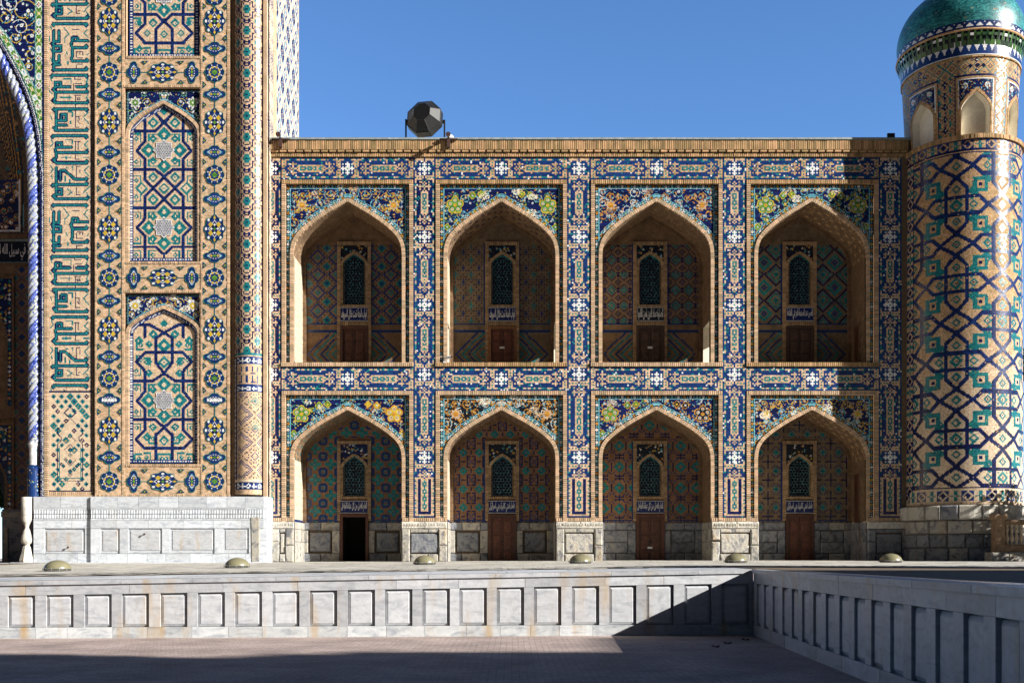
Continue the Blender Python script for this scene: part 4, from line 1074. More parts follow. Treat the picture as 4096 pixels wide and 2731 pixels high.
# -- girih panels
def girih(y0, y1, lines, apex=None, spring=None, stars=(), rings=(), big=(), corners=()):
    cx = 652.0; x0, x1 = 512, 792
    c = Cv(x0, y0, x1, y1, 4.4, BR); X, Y = np.meshgrid(c.X, c.Y); c.a[rng.random(c.a.shape) < .35] = CR
    for sx in (-1, 1):
        for (x, y, r) in rings:
            if x == 0 and sx > 0: continue
            c.dia(cx + sx * x, y, r + 3, TU); c.dia(cx + sx * x, y, r - 9, CR); c.dia(cx + sx * x, y, 4, TU)
        for (x, y) in big:
            if x == 0 and sx > 0: continue
            c.dia(cx + sx * x, y, 31, TU); c.plus(cx + sx * x, y, 9, 3, CR)
        for (x, y, hx, hy) in corners:
            X0, Y0 = cx + sx * x, y; s2 = sx * hx
            c.line([(X0, Y0), (X0 + s2 * 27, Y0)], 6, TU); c.line([(X0, Y0), (X0, Y0 + hy * 27)], 6, TU); c.dia(X0 + s2 * 17, Y0 + hy * 17, 11, TU); c.dia(X0 + s2 * 17, Y0 + hy * 17, 4, CR)
        for pl_ in lines:
            c.line([(cx + sx * x, y) for x, y in pl_], 12.6, CO)
    c.a[(c.a == CO) & (rng.random(c.a.shape) < .6)] = NA
    if apex is not None:
        ins = in_arch(X, Y, cx, 138, apex, spring)
        e2 = in_arch(X, Y, cx, 138 - 15, apex + 17, spring)
        bd = ins & ~e2; c.a[bd] = CO
        mid = in_arch(X, Y, cx, 138 - 5, apex + 6, spring) & ~in_arch(X, Y, cx, 138 - 11, apex + 12, spring)
        c.a[mid & (np.floor((X + Y * 1.0) / 5.5).astype(int) % 2 == 0)] = WH
        c.a[~ins] = 0
    ym = y1
    for xx in (x0 + 2, x1 - 16):
        m = (X >= xx) & (X <= xx + 14) & (Y > (spring or y0)); c.a[m] = CO
        m2 = (X >= xx + 4.5) & (X <= xx + 9.5) & (Y > (spring or y0)) & (np.floor(Y / 5.5).astype(int) % 2 == 0); c.a[m2] = WH
    c.a[(Y > y1 - 15)] = CO; c.a[(Y > y1 - 10.5) & (Y < y1 - 5.5) & (np.floor(X / 5.5).astype(int) % 2 == 0)] = WH
    return c.emit('geometric_panel', flat(PO, rd - .02), portal)
def cup(y0): # bar, crossing, uprights, wide bar with pointed ends
    return [[(140, y0), (34, y0), (0, y0 + 32), (34, y0 + 62), (34, y0 + 200)], [(0, y0 + 115), (78, y0 + 115), (112, y0 + 79), (78, y0 + 45), (78, y0)]]
star = lambda ym: [[(78, ym - 78), (78, ym - 33), (109, ym), (78, ym + 33), (78, ym + 78)]]
cross_b = [[(140, 674), (34, 674), (0, 705), (44, 749), (78, 785), (78, 828)], [(78, 674), (78, 716), (44, 749), (0, 793), (34, 828), (140, 828)]]
girih(412, 1041, [[(140, 518), (34, 518), (0, 487), (40, 446)], [(78, 470), (78, 518)]] + star(597) + cross_b + star(906) + [[(140, 984), (34, 984), (0, 1014), (0, 1030)], [(78, 984), (78, 1035)]],
      413, 545, rings=[(44, 486, 20), (44, 705, 20), (0, 749, 21), (90, 749, 24), (44, 794, 20), (44, 552, 15), (44, 640, 15), (44, 862, 15), (44, 950, 15), (0, 440, 14), (105, 530, 10)],
      big=[(0, 534), (0, 660), (62, 597), (0, 844), (0, 970), (62, 906)], corners=[(62, 534, -1, 1), (62, 660, -1, -1), (62, 844, -1, 1), (62, 970, -1, -1), (94, 534, 1, 1), (94, 660, 1, -1), (94, 844, 1, 1), (94, 970, 1, -1), (94, 700, 1, 1), (94, 802, 1, -1), (62, 1000, -1, 1), (94, 1000, 1, 1)])
girih(1232, 1850, [[(34, 1408), (34, 1350), (0, 1328), (60, 1295), (110, 1295)], [(0, 1408), (78, 1408), (112, 1444), (78, 1480), (78, 1520)], [(78, 1295), (78, 1345)], [(34, 1350), (34, 1446), (0, 1491), (44, 1520), (140, 1520)], ] + star(1599) + cup(1676),
      1233, 1340, rings=[(44, 1333, 16), (0, 1446, 22), (62, 1444, 14), (62, 1490, 15), (44, 1555, 15), (44, 1643, 15), (44, 1706, 16), (68, 1745, 16), (0, 1290, 14), (0, 1760, 20), (100, 1360, 16), (60, 1375, 14)],
      big=[(0, 1536), (0, 1662), (62, 1599), (0, 1378)], corners=[(62, 1536, -1, 1), (62, 1662, -1, -1), (94, 1536, 1, 1), (94, 1662, 1, -1), (110, 1395, -1, -1), (110, 1420, -1, 1), (94, 1500, 1, -1), (94, 1692, 1, 1), (54, 1810, 1, 1), (24, 1815, -1, 1), (62, 1770, -1, -1), (118, 1815, -1, 1), (54, 1430, 1, 1)])
girih(-60, 222, [[(140, 51), (34, 51), (0, 80), (34, 113), (34, 240)], [(0, 166), (78, 166), (112, 127), (78, 92), (78, 51)]] + star(-27), rings=[(44, 86, 18), (0, 132, 16), (68, 127, 14), (44, 20, 15), (100, 190, 14), (100, 86, 12)],
      big=[(0, 36), (62, -27)], corners=[(62, 36, -1, -1), (94, 36, 1, -1), (94, 68, 1, 1), (54, 186, 1, 1), (24, 196, -1, 1), (118, 190, -1, 1)])
# -- stars set in the panels
def tile_star(x, y, r):
    c = Cv(x - r, y - r, x + r, y + r, 1.6); X, Y = np.meshgrid(c.X, c.Y); dx, dy = np.abs(X - x), np.abs(Y - y)
    sq = lambda q: (np.maximum(dx, dy) < q * .72) | (dx + dy < q)
    c.a[sq(r)] = WH; c.a[sq(r - 2.4)] = NA
    p = 9.5; b = np.full(X.shape, 99.)
    for ox, oy in ((0, 0), (p / 2, p * .866)):
        b = np.minimum(b, np.hypot((X - x - ox + p / 2) % p - p / 2, (Y - y - oy + p * .866) % (p * 1.732) - p * .866))
    m = sq(r - 3.5); c.a[m & (b > 4.1)] = WH; c.a[m & (b < 1.7)] = WH
    c.emit('star_tile', flat(PO, rd - .05), portal, merge=True)
for y in (597, 906, 1599, -26): tile_star(652, y, 44)
# -- spandrels of the panels
for (ft, ya, ys, main, seed) in ((355, 413, 545, GR, 5), (1175, 1233, 1340, YE, 8)):
    spandrel('panel_spandrel', PO, rd - .03, 652, 151, ft, ys + 40, 138, ya, ys, 14, NA, 'star0', seed, (main, YE, WH), (main, YE, WH), portal, cell=1.9, strip=5, dense=.55, cols=(TU, LB))
    mb = MB(); a_ = arch(652, 138, ya, ys); voussoirs(mb, PO, [(514, PAN[1][3] if seed == 5 else PAN[2][3])] + a_ + [(790, PAN[1][3] if seed == 5 else PAN[2][3])], 13, 46.11, 46.25, 'brick', 6.5, .10); mb.build('panel_arch', portal)
# -- medallions
def lobes(n, d, ph=0): return lambda th: 1 - d + d * np.abs(np.cos(n * (th + ph) / 2)) ** .8
def medallion(cx, cy, kind):
    W, H = {'oval': (47, 57), 'round': (40, 42), 'small': (47, 30), 'tall': (31, 46), 'wide': (60, 43), 'script': (47, 30)}[kind]
    c = Cv(cx - W, cy - H, cx + W, cy + H, 1.7); X, Y = np.meshgrid(c.X, c.Y); u, v = (X - cx) / W, (Y - cy) / H
    th = np.arctan2(v, u); r = np.hypot(u, v)
    if kind in ('small', 'script', 'tall'):
        f = .60 + .40 * np.abs(np.cos(th)) ** 5 + .34 * np.abs(np.sin(th)) ** 6
        if kind == 'tall': f = .60 + .40 * np.abs(np.sin(th)) ** 5 + .34 * np.abs(np.cos(th)) ** 6
        f = np.minimum(f, 1.0) * (1 - .05 * np.cos(8 * th))
    elif kind == 'round': f = .84 + .16 * np.abs(np.cos(4 * th)) ** .7
    else: f = .90 + .07 * np.cos(8 * th) + .06 * (np.abs(np.sin(th)) ** 12 if kind == 'oval' else np.abs(np.cos(th)) ** 12)
    k = 1.8 / min(W, H)
    c.a[r < f] = TU; c.a[r < f - k * 1.3] = NA; c.a[r < f - .18] = CO
    yel = YE
    if kind in ('oval', 'wide'):
        a, b = (u, v) if kind == 'oval' else (v, u)
        d = np.abs(a) * 1.15 + np.abs(b)
        c.a[(d < .62) & (d > .55)] = WH; c.a[d < .55] = NA
        for (p, q) in ((-.34, -.3), (.34, -.3), (-.34, .3), (.34, .3)): c.a[(np.abs(a - p) + np.abs(b - q)) < .21] = yel
        for q in (-.78, .78): c.a[(np.abs(a) * 1.6 + np.abs(b - q)) < .17] = yel
        for (p, q) in ((-.5, -.62), (.5, -.62), (-.5, .62), (.5, .62), (-.72, 0), (.72, 0)): c.a[np.hypot(a - p, b - q) < .10] = WH
        for (p, q) in ((0, -.28), (0, .28), (-.27, 0), (.27, 0)): c.a[(np.abs(a - p) + np.abs(b - q)) < .1] = WH
        c.a[(np.abs(a) + np.abs(b)) < .14] = GR
    elif kind == 'round':
        d = np.maximum(np.abs(u), np.abs(v)); d2 = np.abs(u) + np.abs(v)
        c.a[(r < .56) & (r > .49)] = WH
        for k_ in range(8):
            t = k_ * math.pi / 4 + .39; c.a[np.hypot(u - .5 * math.cos(t), v - .5 * math.sin(t)) < .11] = yel
            c.a[np.hypot(u - .72 * math.cos(t), v - .72 * math.sin(t)) < .06] = WH
        c.a[d2 < .3] = GR
    else:
        for p in (-.55, -.28, .28, .55):
            a, b = (u, v) if kind != 'tall' else (v, u)
            c.a[np.hypot(a - p, b * .8) < .10] = WH if kind == 'script' else (yel, LB)[int(abs(p) > .4)]
        for k_ in range(14):
            t = k_ * 2 * math.pi / 14; a, b = (u, v) if kind != 'tall' else (v, u)
            c.a[np.hypot(a - .5 * math.cos(t), b - .36 * math.sin(t)) < .055] = WH
        c.a[(np.abs(u) + np.abs(v)) < .20] = GR if kind != 'script' else WH
        if kind == 'script':
            c.a[(np.abs(v) < .26) & (np.abs(u) < .62) & ((np.floor(X / 2.4).astype(int) % 3 == 0) | (np.abs(v - .14) < .05))] = WH
    return c.emit('medallion', flat(PO, -.03), portal, merge=True)
def tri(cx, cy, dx, dy, s=15):
    c = Cv(cx - s, cy - s, cx + s, cy + s, 1.9); X, Y = np.meshgrid(c.X, c.Y)
    a = (X - cx) * dx + (Y - cy) * dy; b = np.abs((X - cx) * dy + (Y - cy) * dx)
    d = np.maximum(b + a - s * .55, -a - s * .55); c.a[d < 0] = TU; c.a[d < -2.2] = NA; c.a[(d < -5) & (rng.random(d.shape) < .8)] = GR
    c.a[(np.hypot(X - cx + dx * 2, Y - cy + dy * 2) < 2.6)] = YE
    return c
seq = [(-15, 'round'), (87, 'oval'), (196, 'small'), (291, 'round'), (379, 'small'), (491, 'oval'), (610, 'small'), (701, 'round'), (797, 'small'), (916, 'oval'), (1024, 'small'), (1112, 'round'), (1204, 'small'), (1319, 'oval'), (1427, 'small'), (1513, 'round'), (1599, 'script'), (1721, 'oval'), (1829, 'small'), (1925, 'round')]
tris = []
for cx in (438, 859):
    for y, k in seq: medallion(cx, y, k)
    for (ya, ka), (yb_, kb) in zip(seq[:-1], seq[1:]):
        ym = (ya + {'oval': 57, 'round': 42}.get(ka, 30) + yb_ - {'oval': 57, 'round': 42}.get(kb, 30)) / 2
        tris.append(tri(cx - 40, ym, 1, 0)); tris.append(tri(cx + 40, ym, -1, 0))
mb = MB()
for cx in (438, 859): mb.box(PO.X(cx - 1.6), PO.X(cx + 1.6), 46.085, 46.11, PO.Z(1960), PO.Z(TOP), 'turquoise')
for y in (291, 1112, 1925):
    medallion(652, y, 'wide')
    for x in (536, 768): medallion(x, y, 'tall')
    mb.box(PO.X(470), PO.X(830), 46.085, 46.11, PO.Z(y + 1.5), PO.Z(y - 1.5), 'turquoise')
    for x in (580, 724): tris.append(tri(x, y - 38 if y != 1925 else y - 42, 0, 1)); tris.append(tri(x, y + 38, 0, -1))
mb.build('turquoise_line', portal)
for i, c in enumerate(tris): c.emit('corner_tile', flat(PO, -.03), portal, merge=True) if i < 100 else None

# -- the great kufic band
c = Cv(193, TOP, 368, 1566, 3.55, CR); c.a[rng.random(c.a.shape) < .4] = BR
KS = [  # strokes in steps of 1/2.24 unit, one repeat is 723 units high
 [(75, 37), (372, 37)], [(80, 100), (80, 200), (72, 215), (80, 235), (80, 385)], [(80, 195), (128, 195), (128, 102)], [(80, 232), (140, 232), (140, 280), (90, 280)], [(128, 322), (128, 372), (80, 385)],
 [(132, 402), (80, 402), (80, 447), (375, 447)], [(385, 190), (245, 190), (245, 160), (290, 160), (290, 190)], [(245, 190), (232, 215), (245, 250), (245, 330), (236, 345), (248, 372), (378, 372)], [(250, 250), (372, 250)],
 [(65, 497), (375, 497)], [(90, 560), (140, 560), (140, 600)], [(90, 560), (90, 600), (225, 600)], [(90, 600), (78, 625), (92, 650), (378, 650)], [(95, 650), (95, 700), (78, 725), (95, 747), (378, 747)], [(285, 600), (375, 600)],
 [(80, 797), (375, 797)], [(100, 797), (100, 985)], [(100, 900), (190, 900), (190, 845), (145, 845), (145, 890)], [(100, 946), (188, 946)], [(78, 965), (100, 994), (375, 994)],
 [(70, 1041), (375, 1041)], [(105, 1144), (105, 1100), (150, 1100), (150, 1144)], [(235, 1144), (105, 1144), (90, 1165), (100, 1191), (375, 1191)], [(100, 1191), (100, 1235), (78, 1255), (100, 1281), (375, 1281)],
 [(102, 1325), (102, 1479)], [(137, 1435), (137, 1352), (180, 1352), (272, 1431), (372, 1431)], [(70, 1479), (375, 1479)], [(100, 1479), (100, 1560), (78, 1580), (100, 1606), (378, 1606)], [(100, 1515), (150, 1515), (150, 1565), (105, 1565)]]
KN = [[(250, 88), (305, 88)], [(285, 285), (335, 285), (335, 310)], [(285, 285), (285, 340), (335, 340)], [(310, 285), (310, 310)], [(285, 440), (285, 400), (335, 400)], [(265, 515), (265, 530), (320, 530)], [(275, 570), (330, 570)], [(258, 575), (258, 630)], [(265, 680), (320, 680)],
      [(270, 680), (270, 780)], [(290, 700), (310, 700), (310, 720), (290, 720), (290, 700)], [(270, 820), (270, 960), (310, 960)], [(270, 870), (305, 870), (305, 900)], [(290, 900), (310, 930)], [(265, 1090), (310, 1090)], [(270, 1090), (270, 1250), (305, 1250)], [(300, 1100), (300, 1160)],
      [(280, 1315), (310, 1315)], [(285, 1315), (285, 1430)], [(310, 1340), (310, 1370)], [(280, 1500), (280, 1565), (310, 1565)], [(300, 1540), (310, 1540)]]
KG = [[(170, 70), (215, 130), (175, 165), (175, 210)], [(380, 85), (350, 120), (385, 160)], [(190, 290), (200, 310)], [(205, 375), (205, 400)], [(165, 530), (235, 530), (235, 575)], [(385, 530), (370, 560), (390, 590)], [(140, 697), (230, 697)], [(215, 680), (215, 715)], [(385, 670), (370, 700), (390, 720)], [(40, 640), (60, 660)], [(50, 60), (60, 85)], [(42, 155), (42, 190)], [(50, 260), (60, 285)], [(50, 345), (60, 370)], [(390, 300), (378, 315)], [(50, 520), (60, 550)], [(210, 825), (245, 825), (245, 870)], [(230, 905), (230, 930)], [(350, 870), (385, 830)], [(350, 880), (390, 930)], [(50, 860), (60, 890)],
      [(190, 1075), (245, 1075), (245, 1110)], [(55, 1070), (75, 1110), (50, 1135)], [(385, 1085), (355, 1120), (390, 1160)], [(150, 1232), (235, 1232)], [(190, 1222), (190, 1245)], [(345, 1232), (395, 1232)], [(190, 1325), (210, 1330)], [(245, 1315), (250, 1345)], [(180, 1400), (180, 1450)], [(220, 1430), (220, 1455)], [(390, 1310), (355, 1350), (390, 1400)], [(50, 1310), (70, 1340), (50, 1370)], [(55, 1390), (65, 1420)], [(200, 1515), (245, 1545), (205, 1570)], [(345, 1550), (400, 1490)], [(370, 1550), (400, 1590)]]
cv = lambda q, k: [(180 + x / 2.24, 80 + y / 2.24 + 723 * k) for x, y in q]
for k in (-1, 0, 1, 2):
    for q in KG: c.line(cv(q, k), 5, TU)
    for q in KN: c.line(cv(q, k), 3.6, NA)
    for q in KS: c.line(cv(q, k), 14.6, NA)
    for q in KS:
        (x, y) = q[-1]
        if x > 360: 
            p = cv([(x, y)], k)[0]; c.dia(p[0] - 1, p[1] - (4 if y not in (37, 497, 797, 1041) else -4), 12.5, NA); c.dia(p[0] - 2, p[1] - (4 if y not in (37, 497, 797, 1041) else -4), 7.5, TU)
        (x, y) = q[0]
        if x < 90 and y in (37, 497, 797, 1041, 1479): p = cv([(x, y)], k)[0]; c.dia(p[0], p[1] + 3, 12.5, NA); c.dia(p[0] + 1, p[1] + 3, 7.5, TU)
    for q in KS:
        for (x, y) in q[1:-1]:
            if x < 84: p = cv([(x, y)], k)[0]; c.dia(*p, 14, NA)
    for q in KS: c.line(cv(q, k), 7, TU)
    for (x, y) in ((115, 255), (270, 178), (115, 580), (168, 868), (128, 1122), (128, 1540)): p = cv([(x, y)], k)[0]; c.rect(p[0] - 5, p[1] - 5, p[0] + 5, p[1] + 5, NA); c.rect(p[0] - 2, p[1] - 2, p[0] + 2, p[1] + 2, CR)
X, Y = np.meshgrid(c.X, c.Y)
c.a[(X < 197) | (X > 364.5)] = NA
c.a[Y > 1562] = NA
c.emit('kufic_band', flat(PK), portal)
# -- lower panel of small lozenges
c = Cv(193, 1566, 368, 1964, 3.6, CR); X, Y = np.meshgrid(c.X, c.Y); cx = 280.5
k = 0
for i, yy in enumerate(np.arange(1586, 1960, 19.4)):
    for j in range(-5, 6):
        x = cx + j * 16.4
        if (i + j) % 2: continue
        if abs(x - cx) > 80: continue
        inside = (abs(x - cx) < 50 and yy > 1755) or (abs(x - cx) < 40 and 1640 < yy <= 1760)
        if inside and (i + j) % 4 and abs(j) < 3: continue
        q = (i * 3 + j * 2) % 5
        c.dia(x, yy, 10.5 if q else 15, TU if q in (0, 1, 2, 4) else NA); c.dia(x, yy, 4.5, NA if q != 3 else BR); 
        if q == 0: c.dia(x, yy, 3, YE)
out = [(0, 1622), (12, 1640), (24, 1650), (12, 1662), (0, 1672), (22, 1694), (50, 1716), (52, 1734), (34, 1748), (38, 1764), (50, 1776), (50, 1922), (0, 1922)]
for s_ in (-1, 1): c.line([(cx + s_ * x, y) for x, y in out], 3.8, NA); c.line([(cx + s_ * x, y) for x, y in [(42, 1790), (42, 1912), (0, 1912)]], 3.4, TU)
for yy in (1762, 1800, 1838): 
    c.dia(cx, yy, 25, NA, 21.5)
c.a[((c.a == NA) & (np.floor((X + Y) / 3.6).astype(int) % 2 == 0) & (np.abs(X - cx) < 30) & (Y > 1738))] = BR
for (x, y) in ((cx - 28, 1862), (cx + 28, 1862), (cx, 1886), (cx, 1800), (cx, 1845)): c.dia(x, y, 10, NA); c.dia(x, y, 6, TU)
c.a[(X < 197) | (X > 364.5) | (Y > 1960) | (Y < 1570)] = NA
c.emit('lozenge_panel', flat(PK), portal)
mb = MB(); soldier(mb, PK, 190, 1965, 368, 1980, 46.17, 46.35, 'brick', 8.2); mb.box(PK.X(190), PK.X(380), 46.15, 46.35, PK.Z(1988), PK.Z(1980), 'brick')
soldier(mb, PO, 176, TOP, 191, 1985, 46.10, 46.4, 'brick', 8.6, vert=False); soldier(mb, PO, 380, 1976, 920, 1985, 46.05, 46.2, 'brick', 8.2)
mb.build('brick_border', portal)
mb = MB()    # groove with small beads between the two zones
mb.box(PK.X(368), PK.X(381), 46.30, 46.4, PK.Z(1985), PK.Z(TOP), 'mortar', .5)
y = TOP
while y < 1980: mb.box(PK.X(368.5), PK.X(372), 46.22, 46.3, PK.Z(y + 5), PK.Z(y), 'brick'); y += 8
mb.build('groove', portal)
# -- arch of the great iwan: borders and spandrel
LR = [(-330, -170), (-200, -65), (-90, 45), (0, 150), (46, 230), (84, 301), (112, 360), (132, 415), (150, 480), (162, 545), (170, 620), (175, 700), (176, 1985)]
c = Cv(-230, TOP, 177, 1988, 2.0, NA); X, Y = np.meshgrid(c.X, c.Y)
P, T = resample(LR, 8.0); d = np.full(X.shape, 1e9); ss = np.zeros(X.shape)
for (qx, qy), t in zip(P, T):
    dd = np.hypot(X - qx, Y - qy); k = dd < d; d[k] = dd[k]; ss[k] = t
xl = np.interp(Y, [p[1] for p in LR], [p[0] for p in LR]); d = np.where(X > xl, d, -d)
rr = random.Random(3)
for (x, y, r, col) in ((95, 45, 62, YE), (40, 10, 40, WH), (80, 110, 34, WH), (120, 150, 34, YE), (122, 215, 30, YE), (20, 70, 30, YE), (118, 60, 24, TU), (60, 150, 26, YE), (115, 270, 20, YE), (125, 320, 14, YE)):
    e = scroll(c, x, y, r, col, 1.25, rr.uniform(0, 6.28), rr.choice((-1, 1)), 3.2, (LB, YE, LB), rr); flower(c, *e, 7, WH, CO)
for _ in range(150):
    x, y = rr.uniform(-40, 136), rr.uniform(-60, 380); q = rr.random()
    if q < .35: flower(c, x, y, 4.5, WH, LB)
    elif q < .8: c.line([(x, y), (x + rr.uniform(-10, 10), y + rr.uniform(-10, 10))], 2.2, LB)
    else: c.disk(x, y, 3, YE)
def green_border(a, s, m, h, on):
    a[on] = GR; per = 36.0; k = np.floor(s / per).astype(int); t = s - (k + .5) * per; dd = np.abs(t) + np.abs(m) * 1.1
    o = on & (k % 3 == 0) & (dd < h * 1.25); a[o] = WH; a[on & (k % 3 == 0) & (dd < h * .8)] = NA; a[on & (k % 3 == 0) & (dd < h * .45)] = OR
    o = on & (k % 3 == 1); a[o & (np.hypot(t, m) < h * .5)] = YE
    o = on & (k % 3 == 2); a[o & (np.hypot(t * .7, m) < h * .85)] = WH; a[o & (np.hypot(t * .7, m) < h * .45)] = LB
    e = on & (np.abs(np.abs(m) - h * (.55 + .35 * np.cos(s / per * 2 * math.pi))) < 1.1); a[e] = WH
on = (X > 141) & (X < 168) & (Y < 700); green_border(c.a, Y, X - 154.5, 13, on); c.a[(X > 138.5) & (X <= 141)] = LB; c.a[(X >= 168)] = NA
on = (d > 3) & (d < 28) & (X < 168) & ~((X > 141) & (Y < 330)); green_border(c.a, ss, d - 15, 12, on & ~((X > 141) & (d > 26)))
c.a[(d > 27) & (d < 30) & (X < 139)] = LB
m = (d > -16) & (d <= 3); c.a[m] = NA
q = (np.floor(ss / 4) + np.floor((d + 16) / 4)).astype(int)
c.a[m & (q % 2 == 0) & (d < -3) & (d > -13)] = WH; c.a[m & (rng.random(X.shape) < .35)] = NA
c.a[(d > -1) & (d <= 3)] = TU
c.a[(d > 3) & (Y > 640)] = NA
c.a[d <= -16] = 0
c.emit('iwan_spandrel', flat(PO, .02), portal, merge=True)
# rim between the facing and the rope
mb = MB(); R0 = [(x - 15, y + 6) for x, y in LR]
for (a, b) in zip(resample(R0, 60)[0][:-1], resample(R0, 60)[0][1:]):
    (xa, za), (xb_, zb_) = PO.P(*a), PO.P(*b)
    mb.face([(xa, 46.12, za), (xb_, 46.12, zb_), (xb_, 49.3, zb_), (xa, 49.3, za)], 'navy', .8)
mb.build('iwan_soffit', portal)
# -- rope moulding (twisted, tiled)
RP = [(-300, -95), (-180, 5), (-90, 105), (-30, 185), (0, 225), (22, 275), (51, 335), (80, 400), (102, 470), (115, 545), (123, 630), (127, 740), (129, 900), (129, 1770)]
P, T = resample(RP, 3.0); n = len(P); NV = 40
V = []; 
for i, ((x, y), t) in enumerate(zip(P, T)):
    a = P[max(0, i - 1)]; b = P[min(n - 1, i + 1)]; dx, dy = b[0] - a[0], b[1] - a[1]; L_ = math.hypot(dx, dy); nx, ny = -dy / L_, dx / L_
    for j in range(NV):
        th = 2 * math.pi * j / NV; tw = th * 5 + t / 27.5 * 2 * math.pi * .92
        r = 23 * (.62 + .38 * abs(math.cos(tw / 2)) ** .7)
        V.append((PO.X(x + nx * r * math.cos(th)), 46.28 - r / PO.S * math.sin(th), PO.Z(y + ny * r * math.cos(th))))
Fs = []; M_ = []; A_ = []; mats = ['rope tile a', 'rope tile b', 'rope tile c']
def rope_mat(name, c1, c2, c3):
    m, nn, l, b = newmat(name); geo = nn.new('ShaderNodeNewGeometry'); vo = nn.new('ShaderNodeTexVoronoi'); vo.inputs['Scale'].default_value = 13
    l.new(geo.outputs['Position'], vo.inputs['Vector']); cr = nn.new('ShaderNodeValToRGB'); cr.color_ramp.interpolation = 'CONSTANT'
    e = cr.color_ramp.elements; e[0].color = (*c1, 1); e[1].position = .3; e[1].color = (*c2, 1); x = cr.color_ramp.elements.new(.55); x.color = (*c3, 1)
    l.new(vo.outputs['Distance'], cr.inputs[0]); l.new(cr.outputs[0], b.inputs['Base Color']); b.inputs['Roughness'].default_value = .22
rope_mat('rope tile a', (.02, .05, .28), (.12, .16, .42), (.02, .04, .22)); rope_mat('rope tile b', (.33, .36, .40), (.16, .20, .38), (.36, .36, .30)); rope_mat('rope tile c', (.30, .30, .15), (.36, .38, .36), (.08, .11, .28))
for i in range(n - 1):
    for j in range(NV):
        j2 = (j + 1) % NV; Fs.append((i * NV + j, i * NV + j2, (i + 1) * NV + j2, (i + 1) * NV + j))
        tw = (2 * math.pi * (j + .5) / NV) * 5 + T[i] / 27.5 * 2 * math.pi * .92; lobe = int(math.floor((tw + math.pi) / (2 * math.pi)))
        M_.append((lobe * 7 // 3) % 3); A_.append(.5)
link('rope_moulding', V, Fs, mats, M_, A_, portal, True)
mb = MB(); xc, yc = PO.X(127), 46.28; s = 1 / PO.S
mb.lathe((xc, yc), [(16 * s, PO.Z(1858)), (17 * s, PO.Z(1790)), (22 * s, PO.Z(1775)), (19 * s, PO.Z(1764))], 'white glaze', 20); mb.lathe((xc, yc), [(24 * s, PO.Z(1990)), (24 * s, PO.Z(1880)), (26 * s, PO.Z(1872)), (16 * s, PO.Z(1858))], 'cobalt', 20)
for k in range(60):
    t = -math.pi / 2 + random.uniform(-1.4, 1.4); zz = PO.Z(random.uniform(1795, 1980)); rr_ = (17.3 if zz > PO.Z(1862) else 24.4) * s
    p = Vector((xc + rr_ * math.cos(t), yc + rr_ * math.sin(t), zz)); u = Vector((-math.sin(t), math.cos(t), 0)) * random.uniform(.01, .035); v_ = Vector((0, 0, random.uniform(.015, .05)))
    mb.face([p - u, p - v_, p + u, p + v_], random.choice(('white glaze', 'yellow glaze', 'light blue glaze', 'white glaze')))
mb.build('column_shaft', portal)
mb = MB(); xc = PO.X(112); prof = [(20, 1988), (21, 1990), (21, 2046), (20, 2080), (14, 2090), (8, 2105), (8, 2112), (13, 2122), (19, 2142), (22, 2158), (20, 2170), (12, 2176), (11, 2183)]
mb.lathe((xc, 45.98), [(r * s, PO.Z(y)) for r, y in prof], 'carved marble', 24, v=.7); mb.build('marble_pedestal', portal, True)
mb = MB(); mb.lathe((xc, 45.98), [(11 * s, PO.Z(2182)), (15 * s, PO.Z(2186)), (21 * s, PO.Z(2212)), (29 * s, PO.Z(2240)), (28 * s, PO.Z(2251))], 'carved marble', 8, v=.8); mb.build('pedestal_foot', portal)
# -- corner column
RC = 67 * .975 / PO.S; XCc, YCc = PO.X(992), 46.1 + .50
def cylmap(xc, yc, r, S, zf): return lambda px, py: (xc + (r(py) if callable(r) else r) * np.sin(px / S / RCYL), yc - (r(py) if callable(r) else r) * np.cos(px / S / RCYL), zf(py))
RCYL = RC
cw = RC * PO.S * math.radians(118)
c = Cv(-cw, TOP, cw, 1978, 5.0, BR); X, Y = np.meshgrid(c.X, c.Y)
u = np.floor(X / 5.0 + .5).astype(int) + 8 ; v = np.floor((Y - 6) / 5.0).astype(int)
for (ou, ov) in ((0, 0), (8, 8)):
    m = (u - ou + 8) % 16 - 8; n_ = (v - ov + 8) % 17 - 8; am, an = np.abs(m), np.abs(n_)
    c.a[((am <= 1) & (an <= 3)) | ((an <= 1) & (am <= 2))] = TU; c.a[(am == 0) & (an == 0)] = NA
    c.a[(am + an >= 6) & (am + an <= 7) & (am > 1) & (an > 1) & (am % 3 > 0)] = NA; c.a[((am == 6) | (am == 7)) & (an <= 1)] = NA; c.a[(an == 6) & (am <= 1)] = NA
    c.a[(am == 4) & (an == 4)] = NA; c.a[(am == 8) & (an == 0)] = NA
lo = Y > 1415
c.a[lo] = BR
b2 = (u * 1) % 9
for y0_, y1_ in ((1415, 1426), ): c.a[(Y > y0_) & (Y < y1_)] = TU
for y0_, y1_ in ((1428, 1460), (1540, 1570), (1930, 1958)):
    m = (Y > y0_) & (Y < y1_); c.a[m] = CO; t = (Y - (y0_ + y1_) / 2); q = (X + 500) % 46 - 23
    c.a[m & (np.abs(t) < 2.6) & (np.abs(q) < 11)] = WH; c.a[m & (np.abs(q) < 2.6) & (np.abs(t) < 9)] = WH; c.a[m & (np.hypot(np.abs(q) - 23, t) < 9)] = WH; c.a[m & (np.hypot(np.abs(q) - 23, t) < 4)] = CO
m = (Y > 1470) & (Y < 1534) & (X > -40); c.a[m & (((u % 4 == 0) & (v % 13 < 10)) | ((v % 7 == 3) & (u % 11 < 4)))] = CO
m = (Y > 1575) & (Y < 1915) & (X > -40)
